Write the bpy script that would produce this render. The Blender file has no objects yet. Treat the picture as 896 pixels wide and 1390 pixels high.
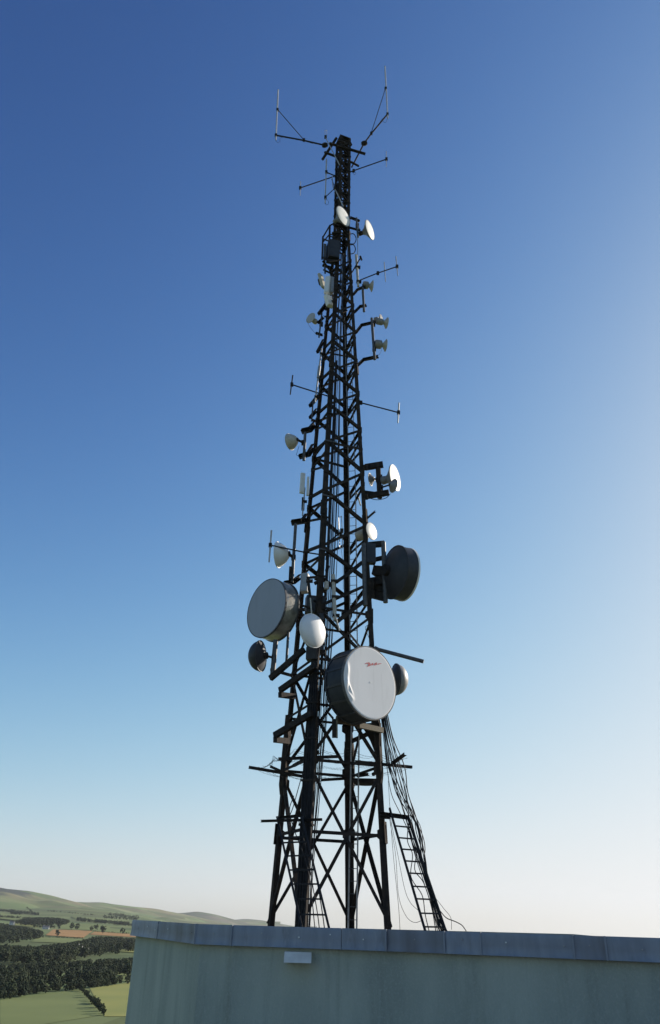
import bpy, math, random
from mathutils import Vector as V, Matrix
from mathutils.bvhtree import BVHTree
random.seed(7)
SC = bpy.context.scene
COL = SC.collection

# ------------------------------------------------------------------ camera
EYE = V((0, 0, 36.0))
FPX = 1047.0                                   # focal length in pixels of the 896 wide photograph
PIT = math.atan(593 / FPX)
ROL = math.atan(46 / 1848.0)
_F = V((0, math.cos(PIT), math.sin(PIT)))
_R0, _U0 = V((1, 0, 0)), V((0, -math.sin(PIT), math.cos(PIT)))
_R = _R0 * math.cos(ROL) + _U0 * math.sin(ROL)
_U = _U0 * math.cos(ROL) - _R0 * math.sin(ROL)
cam_d = bpy.data.cameras.new('camera')
cam = bpy.data.objects.new('camera', cam_d)
COL.objects.link(cam)
M3 = Matrix((_R, _U, -_F)).transposed()
cam.matrix_world = Matrix.Translation(EYE) @ M3.to_4x4()
cam_d.sensor_fit = 'VERTICAL'
cam_d.sensor_height = 36
cam_d.lens = 36 * FPX / 1390
cam_d.shift_y = -45 / 1390
cam_d.clip_start = 0.1
cam_d.clip_end = 60000
SC.camera = cam

# ------------------------------------------------------------------ world, sun, exposure
SUN_AZ = math.radians(57)       # clockwise from +Y (the viewing direction)
SUN_EL = math.radians(22)
w = bpy.data.worlds.new('World')
SC.world = w
w.use_nodes = True
nt = w.node_tree
nt.nodes.clear()
out = nt.nodes.new('ShaderNodeOutputWorld')
bg = nt.nodes.new('ShaderNodeBackground')
sky = nt.nodes.new('ShaderNodeTexSky')
sky.sky_type = 'NISHITA'
sky.sun_disc = False
sky.sun_elevation = SUN_EL
sky.sun_rotation = SUN_AZ
sky.altitude = 150
sky.air_density = 0.8
sky.dust_density = 0.75
sky.ozone_density = 3.0
bg.inputs['Strength'].default_value = 0.10
# a film like tone curve on the whole sky: y = K g^1.8 / (1 + 8 A g^1.8), g = sky radiance
gam = nt.nodes.new('ShaderNodeGamma')
gam.inputs['Gamma'].default_value = 1.9


def vmath(op, a, b):
    n_ = nt.nodes.new('ShaderNodeVectorMath')
    n_.operation = op
    for i_, x_ in enumerate((a, b)):
        if isinstance(x_, (int, float)):
            n_.inputs[i_].default_value = (x_, x_, x_)
        else:
            nt.links.new(x_, n_.inputs[i_])
    return n_.outputs[0]


SKY_A, SKY_B, SKY_K = 1.85, 6.6, 4.1
nt.links.new(vmath('MULTIPLY', sky.outputs[0], 0.10), gam.inputs['Color'])
g1 = vmath('MULTIPLY', gam.outputs[0], SKY_A)
g2 = vmath('ADD', vmath('MULTIPLY', g1, SKY_B), 1.0)
g3 = vmath('MULTIPLY', vmath('DIVIDE', g1, g2), SKY_K / 0.10)
nt.links.new(g3, bg.inputs['Color'])
nt.links.new(bg.outputs[0], out.inputs[0])
sd = bpy.data.lights.new('sun', 'SUN')
sd.energy = 4.8
sd.angle = math.radians(0.5)
sd.color = (1.0, 0.91, 0.79)
sun = bpy.data.objects.new('sun', sd)
COL.objects.link(sun)
to_sun = V((math.sin(SUN_AZ) * math.cos(SUN_EL), math.cos(SUN_AZ) * math.cos(SUN_EL), math.sin(SUN_EL)))
sun.rotation_euler = to_sun.to_track_quat('Z', 'Y').to_euler()
sun.location = (60, 20, 80)
SC.view_settings.view_transform = 'Standard'
SC.view_settings.look = 'None'
SC.view_settings.exposure = 0.62
SC.view_settings.gamma = 1

# ------------------------------------------------------------------ helpers: survey of the photograph
YT = 26.0                                     # distance of the mast axis
CX = 0.255
ROOF = 35.35                                  # deck the mast stands on


def ray(u, v):
    return _R * ((u - 448) / FPX) + _U * ((650 - v) / FPX) + _F


def at(u, v, dy=0.0, y=None):
    d = ray(u, v)
    return EYE + d * ((YT + dy if y is None else y) / d.y)


def proj(p):
    q = p - EYE
    z = q.dot(_F)
    return 448 + FPX * q.dot(_R) / z, 650 - FPX * q.dot(_U) / z


def mpp(p):
    """metres per pixel at p"""
    return (p - EYE).dot(_F) / FPX


# ------------------------------------------------------------------ helpers: materials
def mat(name, c1, c2=None, rough=0.6, metal=0.0, scale=4.0, detail=4, bump=0.0, bscale=None, spec=0.5, lo=0.35, hi=0.65, stretch=None):
    m = bpy.data.materials.new(name)
    m.use_nodes = True
    t = m.node_tree
    b = t.nodes['Principled BSDF']
    b.inputs['Roughness'].default_value = rough
    b.inputs['Metallic'].default_value = metal
    b.inputs['Specular IOR Level'].default_value = spec
    tc = t.nodes.new('ShaderNodeTexCoord')
    src = tc.outputs['Object']
    if stretch:
        mp = t.nodes.new('ShaderNodeMapping')
        mp.inputs['Scale'].default_value = stretch
        t.links.new(src, mp.inputs[0])
        src = mp.outputs[0]
    c2 = c2 or tuple(x * 0.8 for x in c1)
    n = t.nodes.new('ShaderNodeTexNoise')
    n.inputs['Scale'].default_value = scale
    n.inputs['Detail'].default_value = detail
    t.links.new(src, n.inputs['Vector'])
    r = t.nodes.new('ShaderNodeMapRange')
    r.inputs[1].default_value = lo
    r.inputs[2].default_value = hi
    t.links.new(n.outputs['Fac'], r.inputs[0])
    mx = t.nodes.new('ShaderNodeMix')
    mx.data_type = 'RGBA'
    mx.inputs[6].default_value = (*c1, 1)
    mx.inputs[7].default_value = (*c2, 1)
    t.links.new(r.outputs[0], mx.inputs[0])
    t.links.new(mx.outputs[2], b.inputs['Base Color'])
    if bump:
        n2 = t.nodes.new('ShaderNodeTexNoise')
        n2.inputs['Scale'].default_value = bscale or scale * 6
        n2.inputs['Detail'].default_value = 3
        t.links.new(src, n2.inputs['Vector'])
        bp = t.nodes.new('ShaderNodeBump')
        bp.inputs['Strength'].default_value = bump
        bp.inputs['Distance'].default_value = 0.02
        t.links.new(n2.outputs['Fac'], bp.inputs['Height'])
        t.links.new(bp.outputs[0], b.inputs['Normal'])
    return m


MT = dict(
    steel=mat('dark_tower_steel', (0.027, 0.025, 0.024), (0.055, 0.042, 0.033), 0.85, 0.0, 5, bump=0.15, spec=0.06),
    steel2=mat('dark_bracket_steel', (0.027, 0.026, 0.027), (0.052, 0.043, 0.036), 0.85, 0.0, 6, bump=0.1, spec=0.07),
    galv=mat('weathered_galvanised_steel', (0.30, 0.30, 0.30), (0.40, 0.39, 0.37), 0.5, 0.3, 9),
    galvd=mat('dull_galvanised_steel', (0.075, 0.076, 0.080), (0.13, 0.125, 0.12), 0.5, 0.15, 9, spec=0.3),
    ladder=mat('dark_ladder_steel', (0.024, 0.024, 0.027), (0.040, 0.038, 0.037), 0.75, 0.0, 9, spec=0.12),
    white=mat('white_radome', (0.88, 0.86, 0.80), (0.80, 0.78, 0.72), 0.5, 0, 6),
    dome=mat('white_dome_plastic', (0.80, 0.80, 0.79), (0.76, 0.76, 0.75), 0.42, 0, 4),
    cream=mat('aged_cream_plastic', (0.55, 0.52, 0.44), (0.42, 0.39, 0.33), 0.55, 0, 12),
    grey=mat('grey_radome_cloth', (0.46, 0.455, 0.45), (0.44, 0.435, 0.43), 0.75, 0, 2, spec=0.2),
    greyd=mat('grey_dish_paint', (0.20, 0.20, 0.195), (0.26, 0.25, 0.24), 0.5, 0, 10),
    foil=mat('creased_sheet_metal', (0.60, 0.58, 0.53), (0.34, 0.32, 0.28), 0.33, 0.6, 3, bump=1.0, bscale=2.6),
    shroud=mat('dark_ribbed_shroud', (0.030, 0.033, 0.040), (0.042, 0.045, 0.052), 0.6, 0.0, 4, spec=0.25),
    black=mat('black_dish_paint', (0.042, 0.043, 0.048), (0.055, 0.055, 0.059), 0.5, 0, 5, bump=0.05, spec=0.25),
    cable=mat('black_cable_sheath', (0.019, 0.019, 0.020), (0.032, 0.031, 0.033), 0.7, 0, 6, spec=0.15),
    gcable=mat('grey_cable_sheath', (0.10, 0.10, 0.11), (0.07, 0.07, 0.08), 0.7, 0, 6, spec=0.15),
    tcable=mat('teal_cable_sheath', (0.02, 0.10, 0.13), (0.02, 0.08, 0.11), 0.5, 0, 6),
    alu=mat('antenna_aluminium', (0.42, 0.42, 0.43), (0.55, 0.54, 0.52), 0.4, 0.4, 12),
    fibre=mat('grey_fibreglass_whip', (0.52, 0.52, 0.52), (0.42, 0.42, 0.42), 0.5, 0, 8),
    cloth=mat('pale_drum_cloth', (0.88, 0.86, 0.845), (0.84, 0.82, 0.81), 0.8, 0, 1.5, spec=0.15, stretch=(1, 1, .4)),
    bluegrey=mat('bluish_grey_drum_cloth', (0.38, 0.40, 0.445), (0.36, 0.38, 0.42), 0.8, 0, 1.5, spec=0.15, stretch=(1, 1, .4)),
    ivory=mat('ivory_painted_hood', (0.84, 0.76, 0.62), (0.70, 0.62, 0.50), 0.6, 0, 5),
    red=mat('red_logo_print', (0.48, 0.05, 0.07), (0.40, 0.04, 0.06), 0.6, 0, 8),
    wood=mat('weathered_plank', (0.20, 0.17, 0.12), (0.10, 0.085, 0.06), 0.8, 0, 8, stretch=(1, 8, 8)),
    rust=mat('rusty_tube', (0.16, 0.10, 0.055), (0.07, 0.05, 0.04), 0.7, 0, 14),
)


def mat_plain(name, *a, **k):
    MT[name] = mat(name, *a, **k)
    return MT[name]


# ------------------------------------------------------------------ helpers: meshes
class MB:
    def __init__(s):
        s.v, s.f, s.sm = [], [], []

    def add(s, vs, fs, smooth=False):
        o = len(s.v)
        s.v += [V(x) for x in vs]
        for f in fs:
            s.f.append([i + o for i in f])
            s.sm.append(smooth)
        return s

    def hexa(s, p):
        return s.add(p, [(0, 3, 2, 1), (4, 5, 6, 7), (0, 1, 5, 4), (1, 2, 6, 5), (2, 3, 7, 6), (3, 0, 4, 7)])

    def box(s, c, sx, sy, sz, X=V((1, 0, 0)), Y=V((0, 1, 0)), Z=V((0, 0, 1))):
        a, b, d = X * (sx / 2), Y * (sy / 2), Z * (sz / 2)
        return s.hexa([c - a - b - d, c + a - b - d, c + a + b - d, c - a + b - d, c - a - b + d, c + a - b + d, c + a + b + d, c - a + b + d])

    def bar(s, a, b, w_, h, ref=V((0, 0, 1)), w2=None, h2=None):
        d = (b - a).normalized()
        y = ref - d * ref.dot(d)
        if y.length < 1e-4:
            y = V((1, 0, 0)) - d * d.x
        y.normalize()
        x = d.cross(y)
        p = []
        for c, ww, hh in ((a, w_, h), (b, w2 or w_, h2 or h)):
            p += [c - x * ww / 2 - y * hh / 2, c + x * ww / 2 - y * hh / 2, c + x * ww / 2 + y * hh / 2, c - x * ww / 2 + y * hh / 2]
        return s.hexa(p)

    def angle(s, a, b, w_, t, e1, e2):
        """an L section from a to b, its corner on the line, flanges along e1 and e2"""
        d = (b - a).normalized()
        e1 = (e1 - d * e1.dot(d)).normalized()
        e2 = (e2 - d * e2.dot(d) - e1 * e2.dot(e1)).normalized()
        pr = [(0, 0), (w_, 0), (w_, t), (t, t), (t, w_), (0, w_)]
        vs = [c + e1 * x + e2 * y for c in (a, b) for x, y in pr]
        fs = [[i, (i + 1) % 6, (i + 1) % 6 + 6, i + 6] for i in range(6)]
        fs += [[0, 3, 2, 1], [0, 5, 4, 3], [6, 7, 8, 9], [6, 9, 10, 11]]
        return s.add(vs, fs)

    def chan(s, a, b, w_, h, t=0.012, ref=V((0, 0, 1))):
        """a U channel: web and two flanges"""
        d = (b - a).normalized()
        y = (ref - d * ref.dot(d)).normalized()
        x = d.cross(y)
        s.bar(a - x * w_ / 2, b - x * w_ / 2, t, h, ref)
        s.bar(a + y * (h - t) / 2 + x * t / 2, b + y * (h - t) / 2 + x * t / 2, w_ - .002, t, ref)
        s.bar(a - y * (h - t) / 2 + x * t / 2, b - y * (h - t) / 2 + x * t / 2, w_ - .002, t, ref)
        return s

    def tube(s, pts, r, n=8, r2=None):
        pts = [V(p) for p in pts]
        rings = []
        prev = None
        m = len(pts)
        for i, p in enumerate(pts):
            d = (pts[min(i + 1, m - 1)] - pts[max(i - 1, 0)])
            if d.length < 1e-9:
                d = V((0, 0, 1))
            d.normalize()
            if prev is None:
                x = d.orthogonal().normalized()
            else:
                x = prev - d * prev.dot(d)
                x = x.normalized() if x.length > 1e-6 else d.orthogonal().normalized()
            prev = x
            y = d.cross(x)
            rr = r if r2 is None else r + (r2 - r) * i / (m - 1)
            rings.append([p + (x * math.cos(k * 2 * math.pi / n) + y * math.sin(k * 2 * math.pi / n)) * rr for k in range(n)])
        o = len(s.v)
        for q in rings:
            s.v += q
        for i in range(m - 1):
            for k in range(n):
                s.f.append([o + i * n + k, o + i * n + (k + 1) % n, o + (i + 1) * n + (k + 1) % n, o + (i + 1) * n + k])
                s.sm.append(True)
        s.f.append([o + k for k in range(n)][::-1])
        s.f.append([o + (m - 1) * n + k for k in range(n)])
        s.sm += [False, False]
        return s

    def lathe(s, c, ax, prof, n=40, fn=None):
        """prof: (distance along ax, radius); fn may push a point about (wrinkles)"""
        ax = ax.normalized()
        up = V((0, 0, 1))
        X = up.cross(ax)
        X = X.normalized() if X.length > 1e-3 else V((1, 0, 0))
        Y = ax.cross(X)
        o = len(s.v)
        idx = []
        for (a, r) in prof:
            if r < 1e-5:
                s.v.append(c + ax * a)
                idx.append([len(s.v) - 1])
            else:
                row = []
                for k in range(n):
                    th = 2 * math.pi * k / n
                    p = c + ax * a + (X * math.cos(th) + Y * math.sin(th)) * r
                    if fn:
                        p = p + ax * fn(th, r)
                    s.v.append(p)
                    row.append(len(s.v) - 1)
                idx.append(row)
        for A, B in zip(idx, idx[1:]):
            for k in range(n):
                a0, a1 = A[k % len(A)], A[(k + 1) % len(A)]
                b0, b1 = B[k % len(B)], B[(k + 1) % len(B)]
                f = [a0, a1, b1, b0]
                g = []
                for q in f:
                    if q not in g:
                        g.append(q)
                if len(g) > 2:
                    s.f.append(g)
                    s.sm.append(True)
        return s

    def mesh(s, name, m, org=V((0, 0, 0)), sharp=40):
        me = bpy.data.meshes.new(name)
        me.from_pydata([tuple(p - org) for p in s.v], [], s.f)
        me.polygons.foreach_set('use_smooth', s.sm)
        me.update()
        if any(s.sm):
            me.set_sharp_from_angle(angle=math.radians(sharp))
        me.materials.append(m)
        return me


def part(name, mb, m, parent, label=None, kind=None):
    org = parent.location.copy()
    q = parent.parent
    while q:
        org += q.location
        q = q.parent
    o = bpy.data.objects.new(name, mb.mesh(name, MT[m] if isinstance(m, str) else m, org))
    COL.objects.link(o)
    o.parent = parent
    if label:
        o['label'] = label
    if kind:
        o['kind'] = kind
    return o


def thing(name, label, cat, loc, group=None):
    o = bpy.data.objects.new(name, None)
    COL.objects.link(o)
    o.empty_display_size = 0.3
    o.location = loc
    o['label'] = label
    o['category'] = cat
    if group:
        o['group'] = group
    return o


def single(name, mb, m, label, cat, group=None):
    org = mb.v[0].copy()
    o = bpy.data.objects.new(name, mb.mesh(name, MT[m] if isinstance(m, str) else m, org))
    o.location = org
    COL.objects.link(o)
    o['label'] = label
    o['category'] = cat
    if group:
        o['group'] = group
    return o


def struct(name, mb, m, kind='structure', parent=None):
    if parent:
        return part(name, mb, m, parent)
    o = bpy.data.objects.new(name, mb.mesh(name, MT[m] if isinstance(m, str) else m))
    COL.objects.link(o)
    o['kind'] = kind
    return o


def spline(pts, k=6):
    pts = [V(p) for p in pts]
    if len(pts) < 3:
        return pts
    P = [pts[0] * 2 - pts[1]] + pts + [pts[-1] * 2 - pts[-2]]
    r = []
    for i in range(1, len(P) - 2):
        a, b, c, d = P[i - 1:i + 3]
        for j in range(k):
            t = j / k
            r.append(0.5 * ((2 * b) + (c - a) * t + (2 * a - 5 * b + 4 * c - d) * t * t + (3 * b - a - 3 * c + d) * t ** 3))
    r.append(pts[-1])
    return r


# ================================================================== ground and hills
RISE = [(0, 0), (1300, 0), (2000, 7), (2800, 19.5), (3600, 36), (4500, 50)]


def lerp_tab(t, x):
    if x <= t[0][0]:
        return t[0][1]
    for (a, b), (c, d) in zip(t, t[1:]):
        if x <= c:
            return b + (d - b) * (x - a) / (c - a)
    return t[-1][1]


def sstep(a, b, x):
    t = max(0, min(1, (x - a) / (b - a)))
    return t * t * (3 - 2 * t)


def vnoise(x, y, s):
    x /= s
    y /= s
    return (math.sin(x * 1.7 + 1.3 * math.sin(y * 1.1)) + math.sin(y * 2.3 + 1.7 * math.sin(x * 0.9 + 2)) + 0.6 * math.sin(3.1 * x + 2.2 * y)) / 2.6


def gz(x, y):
    d = math.hypot(x, y)
    az = math.degrees(math.atan2(x, y))
    left = 1 - sstep(-15.5, -5, az) if az > -100 else 1 - sstep(100, 150, -az)
    far = -max(0, d - 2300) * 0.02
    return lerp_tab(RISE, d) * left + far * (1 - left) + sstep(1200, 2500, d) * left * 2.0 * vnoise(x, y, 140)


HILLS = []


def hit_any(u, v):
    d = ray(u, v)
    best = hit(u, v)
    bd = (best - EYE).length if best else 1e9
    for t_ in HILLS:
        p, n_, i_, ds = t_.ray_cast(EYE, d.normalized())
        if p is not None and ds < bd:
            best, bd = p, ds
    return best


def hit(u, v):
    d = ray(u, v)
    t, st = 50.0, 20.0
    hl = math.hypot(d.x, d.y)
    while t < 9000:
        p = EYE + d * (t / hl)
        if p.z < gz(p.x, p.y):
            lo, hi = t - st, t
            for _ in range(25):
                m = (lo + hi) / 2
                p = EYE + d * (m / hl)
                if p.z < gz(p.x, p.y):
                    hi = m
                else:
                    lo = m
            return p
        t += st
    return None


mat_plain('pasture', (0.10, 0.14, 0.055), (0.15, 0.165, 0.07), rough=0.95, scale=0.004, spec=0.1)
mat_plain('moor', (0.13, 0.175, 0.07), (0.20, 0.18, 0.10), rough=0.95, scale=0.0028, detail=6, spec=0.1, lo=0.4, hi=0.62)
mat_plain('moor_far', (0.12, 0.15, 0.075), (0.15, 0.135, 0.095), rough=0.95, scale=0.002, detail=6, spec=0.1)
mat_plain('stubble', (0.36, 0.21, 0.085), (0.30, 0.18, 0.075), rough=0.95, scale=0.03, spec=0.1)
mat_plain('bright_grass', (0.27, 0.27, 0.085), (0.21, 0.23, 0.075), rough=0.95, scale=0.02, spec=0.1)
mat_plain('mid_grass', (0.17, 0.20, 0.075), (0.14, 0.17, 0.065), rough=0.95, scale=0.02, spec=0.1)
mat_plain('leaves', (0.026, 0.038, 0.018), (0.044, 0.056, 0.024), rough=0.9, scale=0.09, spec=0.15)
mat_plain('bark', (0.05, 0.04, 0.03), rough=0.9)

def heather(m, z0, z1, c, sc):
    t = m.node_tree
    b = t.nodes['Principled BSDF']
    old = b.inputs['Base Color'].links[0].from_socket
    geo = t.nodes.new('ShaderNodeNewGeometry')
    sp = t.nodes.new('ShaderNodeSeparateXYZ')
    t.links.new(geo.outputs['Position'], sp.inputs[0])
    n = t.nodes.new('ShaderNodeTexNoise')
    n.inputs['Scale'].default_value = sc
    n.inputs['Detail'].default_value = 5
    n.inputs['Distortion'].default_value = 0.6
    t.links.new(geo.outputs['Position'], n.inputs['Vector'])
    mz = t.nodes.new('ShaderNodeMapRange')
    mz.inputs[1].default_value, mz.inputs[2].default_value = z0, z1
    mz.inputs[3].default_value, mz.inputs[4].default_value = -0.25, 0.22
    t.links.new(sp.outputs['Z'], mz.inputs[0])
    ad = t.nodes.new('ShaderNodeMath')
    t.links.new(n.outputs['Fac'], ad.inputs[0])
    t.links.new(mz.outputs[0], ad.inputs[1])
    mr = t.nodes.new('ShaderNodeMapRange')
    mr.inputs[1].default_value, mr.inputs[2].default_value = 0.50, 0.58
    t.links.new(ad.outputs[0], mr.inputs[0])
    # walled fields low on the slope: cells of slightly different green
    vo = t.nodes.new('ShaderNodeTexVoronoi')
    vo.inputs['Scale'].default_value = 0.0042
    t.links.new(geo.outputs['Position'], vo.inputs['Vector'])
    hv = t.nodes.new('ShaderNodeHueSaturation')
    mv = t.nodes.new('ShaderNodeMapRange')
    mv.inputs[3].default_value, mv.inputs[4].default_value = 0.72, 1.25
    cs = t.nodes.new('ShaderNodeSeparateColor')
    t.links.new(vo.outputs['Color'], cs.inputs[0])
    t.links.new(cs.outputs[0], mv.inputs[0])
    t.links.new(mv.outputs[0], hv.inputs['Value'])
    t.links.new(old, hv.inputs['Color'])
    mx = t.nodes.new('ShaderNodeMix')
    mx.data_type = 'RGBA'
    t.links.new(mr.outputs[0], mx.inputs[0])
    t.links.new(hv.outputs[0], mx.inputs[6])
    mx.inputs[7].default_value = (*c, 1)
    t.links.new(mx.outputs[2], b.inputs['Base Color'])


heather(MT['moor'], 40, 150, (0.045, 0.055, 0.045), 0.0016)
heather(MT['moor_far'], 60, 160, (0.05, 0.055, 0.05), 0.0014)
heather(MT['pasture'], 2000, 3000, (0.05, 0.055, 0.05), 0.0014)

g = MB()
radii = [0.5, 60, 150, 300, 500, 700, 900, 1100, 1300, 1500, 1750, 2000, 2300, 2600, 2900, 3200, 3600, 4000, 4500, 5200, 6500, 9000]
angs = [-180 + 4 * i for i in range(38)] + [-28 + 0.5 * i for i in range(100)] + [22 + 4 * i for i in range(40)]
angs = sorted(set(angs))
angs = [a for a in angs if a < 180]
for r_ in radii:
    for a in angs:
        x, y = r_ * math.sin(math.radians(a)), r_ * math.cos(math.radians(a))
        g.v.append(V((x, y, gz(x, y))))
NA = len(angs)
for i in range(len(radii) - 1):
    for k in range(NA):
        g.f.append([i * NA + k, (i + 1) * NA + k, (i + 1) * NA + (k + 1) % NA, i * NA + (k + 1) % NA][::-1])
        g.sm.append(True)
struct('ground', g, 'pasture')

SKY1 = [(-700, 1238), (-420, 1216), (-220, 1200), (-80, 1203), (0, 1206), (40, 1209), (75, 1216), (100, 1223), (115, 1227.5), (140, 1236), (175, 1246), (215, 1254), (260, 1262), (300, 1268)]
SKY2 = [(-100, 1240), (20, 1234), (70, 1230), (100, 1227), (116, 1225.6), (135, 1225.4), (160, 1228), (190, 1232), (222, 1236), (250, 1241), (290, 1250), (330, 1258), (380, 1268)]
SKY3 = [(120, 1252), (190, 1246), (235, 1241.5), (252, 1239.5), (270, 1238), (285, 1239.5), (300, 1243), (315, 1247.5), (340, 1254), (380, 1262), (430, 1270)]
SKY4 = [(220, 1262), (290, 1254), (315, 1248.6), (335, 1247), (355, 1249), (372, 1252), (392, 1256), (430, 1262), (500, 1270)]


def hill(skyl, dist, m, depth, back, amp, nu=90, nd=26, low=-30, seed=0):
    mb = MB()
    u0, u1 = skyl[0][0], skyl[-1][0]
    for i in range(nu + 1):
        u = u0 + (u1 - u0) * i / nu
        v = lerp_tab(skyl, u)
        # the skyline table is softened by averaging neighbours
        v = (lerp_tab(skyl, u - 6) + 2 * v + lerp_tab(skyl, u + 6)) / 4
        d = ray(u, v)
        hl = math.hypot(d.x, d.y)
        D = dist * (1 + 0.05 * math.sin(u * 0.021 + seed))
        zr = EYE.z + d.z / hl * D
        ex, ey = d.x / hl, d.y / hl
        for j in range(nd + 1):
            t = j / nd * 1.6
            if t <= 1:
                q = D - depth * (1 - t)
                s_ = math.sin(t * math.pi / 2) ** 1.35
                k = math.sin(math.pi * t) ** 0.8
            else:
                q = D + back * (t - 1) / 0.6
                s_ = 0.5 + 0.5 * math.cos((t - 1) / 0.6 * math.pi)
                k = 0
            z = low + (zr - low) * s_
            k *= min(1, i / 14, (nu - i) / 14)
            x, y = ex * q, ey * q
            z += k * amp * (1.5 * vnoise(x + seed * 900, y * .5, 330) + 0.6 * vnoise(x, y * .6 + seed * 700, 120) - 0.9 * abs(vnoise(x * 1.3, y * .25 + seed * 50, 170)))
            mb.v.append(V((x, y, z)))
    for i in range(nu):
        for j in range(nd):
            a = i * (nd + 1) + j
            mb.f.append([a, a + nd + 1, a + nd + 2, a + 1])
            mb.sm.append(True)
    HILLS.append(BVHTree.FromPolygons([tuple(q_) for q_ in mb.v], mb.f))
    return struct('hill', mb, m)


hill(SKY1, 5000, 'moor', 2300, 2500, 15, nu=200, low=0, seed=1)
hill(SKY2, 6300, 'moor', 2300, 2000, 14, low=-20, seed=2)
hill(SKY3, 7800, 'moor_far', 2200, 1500, 14, low=-60, seed=3)
hill(SKY4, 9300, 'moor_far', 2200, 900, 14, low=-90, seed=4)


def field(quad, m, lift=0.6, n=14):
    mb = MB()
    (a, b, c, d) = quad
    for i in range(n + 1):
        for j in range(n + 1):
            s_, t = i / n, j / n
            u = (a[0] * (1 - s_) + b[0] * s_) * (1 - t) + (d[0] * (1 - s_) + c[0] * s_) * t
            v = (a[1] * (1 - s_) + b[1] * s_) * (1 - t) + (d[1] * (1 - s_) + c[1] * s_) * t
            p = hit_any(u, v)
            mb.v.append(p + V((0, 0, lift)))
    for i in range(n):
        for j in range(n):
            q = i * (n + 1) + j
            mb.f.append([q, q + 1, q + n + 2, q + n + 1])
            mb.sm.append(False)
    return struct('field', mb, m)


field([(72, 1262), (126, 1264), (113, 1273.5), (62, 1270)], 'stubble')
field([(128, 1265), (188, 1269), (188, 1273), (122, 1269)], 'stubble')
field([(21, 1253), (50, 1256), (50, 1259), (20, 1256.5)], 'bright_grass')
field([(52, 1272), (112, 1275.5), (100, 1281), (42, 1279)], 'mid_grass')
field([(82, 1252), (150, 1257), (148, 1264), (80, 1261.5)], 'mid_grass')
field([(130, 1258), (190, 1265), (190, 1269), (128, 1264.5)], 'mid_grass')
field([(150, 1289), (186, 1291), (186, 1294), (152, 1292)], 'bright_grass')
field([(0, 1240), (46, 1244), (20, 1250), (0, 1248)], 'mid_grass', 1.5)
field([(96, 1245), (176, 1249.5), (168, 1252.5), (104, 1248.6)], 'mid_grass', 1.5)
field([(92, 1322), (190, 1310), (190, 1330), (122, 1340)], 'mid_grass', .12)
field([(0, 1358), (120, 1342), (140, 1378), (0, 1400)], 'mid_grass', .12)
field([(122, 1342), (188, 1332), (186, 1380), (142, 1380)], 'bright_grass', .12)


# ------------------------------------------------------------------ woods and field trees
def crown(mb, c, r, h, n, leaf, rnd):
    """leaf clumps spread through an egg shaped volume"""
    for _ in range(n):
        while True:
            q = V((rnd.uniform(-1, 1), rnd.uniform(-1, 1), rnd.uniform(-1, 1)))
            if 0.25 < q.length < 1:
                break
        q *= 0.75 + 0.35 * rnd.random()
        p = c + V((q.x * r, q.y * r, q.z * h / 2))
        e1 = V((rnd.gauss(0, 1), rnd.gauss(0, 1), rnd.gauss(0, .6))).normalized()
        e2 = e1.orthogonal().normalized()
        s_ = leaf * rnd.uniform(0.6, 1.3)
        e3 = e1.cross(e2)
        mb.add([p + e1 * s_, p + e2 * s_, p - e1 * s_, p - e2 * s_, p + e3 * s_ * .7, p - e3 * s_ * .7],
               [(0, 1, 4), (1, 2, 4), (2, 3, 4), (3, 0, 4), (1, 0, 5), (2, 1, 5), (3, 2, 5), (0, 3, 5)])


def wood(poly_top, poly_bot, count, hgt, seed, clumps=22, fit=True, leaf='leaves'):
    rnd = random.Random(seed)
    mb = MB()
    u0, u1 = poly_top[0][0], poly_top[-1][0]
    for i in range(count):
        u = rnd.uniform(u0, u1)
        a, b = lerp_tab(poly_top, u), lerp_tab(poly_bot, u)
        v = a + (b - a) * (rnd.random() ** 1.2)
        p = hit_any(u, v)
        if p is None:
            continue
        h = hgt * rnd.uniform(0.7, 1.2)
        if fit:
            top = proj(p + V((0, 0, h)))[1]
            if top < a:
                h *= (v - a) / max(1e-3, v - top)
            if h < hgt * .42:
                continue
        r = h * rnd.uniform(0.30, 0.45)
        crown(mb, p + V((0, 0, h * 0.52)), r * rnd.uniform(.8, 1.15), h * rnd.uniform(.85, 1.05), clumps, r * 0.30, rnd)
    return struct('woodland', mb, leaf, 'stuff')


mat_plain('leaves_dark', (0.022, 0.032, 0.018), (0.040, 0.050, 0.022), rough=0.9, scale=0.09, spec=0.15)
mat_plain('leaves_pale', (0.040, 0.052, 0.022), (0.062, 0.070, 0.030), rough=0.9, scale=0.07, spec=0.15)
wood([(21, 1249), (35, 1246), (60, 1244.5), (80, 1245.5), (95, 1249)], [(21, 1255), (50, 1258), (80, 1258), (95, 1253)], 420, 13, 1, leaf='leaves_dark', clumps=30)
for sd_, lf, ct in ((2, 'leaves', 170), (12, 'leaves_dark', 150), (22, 'leaves_pale', 60)):
    wood([(-4, 1252), (20, 1256), (40, 1259), (57, 1264)], [(-4, 1282), (20, 1281), (40, 1277), (57, 1274)], ct, 10, sd_, leaf=lf, clumps=34)
for sd_, lf, ct in ((3, 'leaves', 260), (13, 'leaves_dark', 240), (23, 'leaves_pale', 90)):
    wood([(55, 1283), (90, 1279), (110, 1276), (128, 1270), (150, 1271), (187, 1273)], [(55, 1308), (90, 1308), (120, 1300), (187, 1291)], ct, 8, sd_, leaf=lf, clumps=36)
wood([(-4, 1282), (55, 1284)], [(-4, 1310), (55, 1310)], 170, 8, 4, clumps=34)
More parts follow.
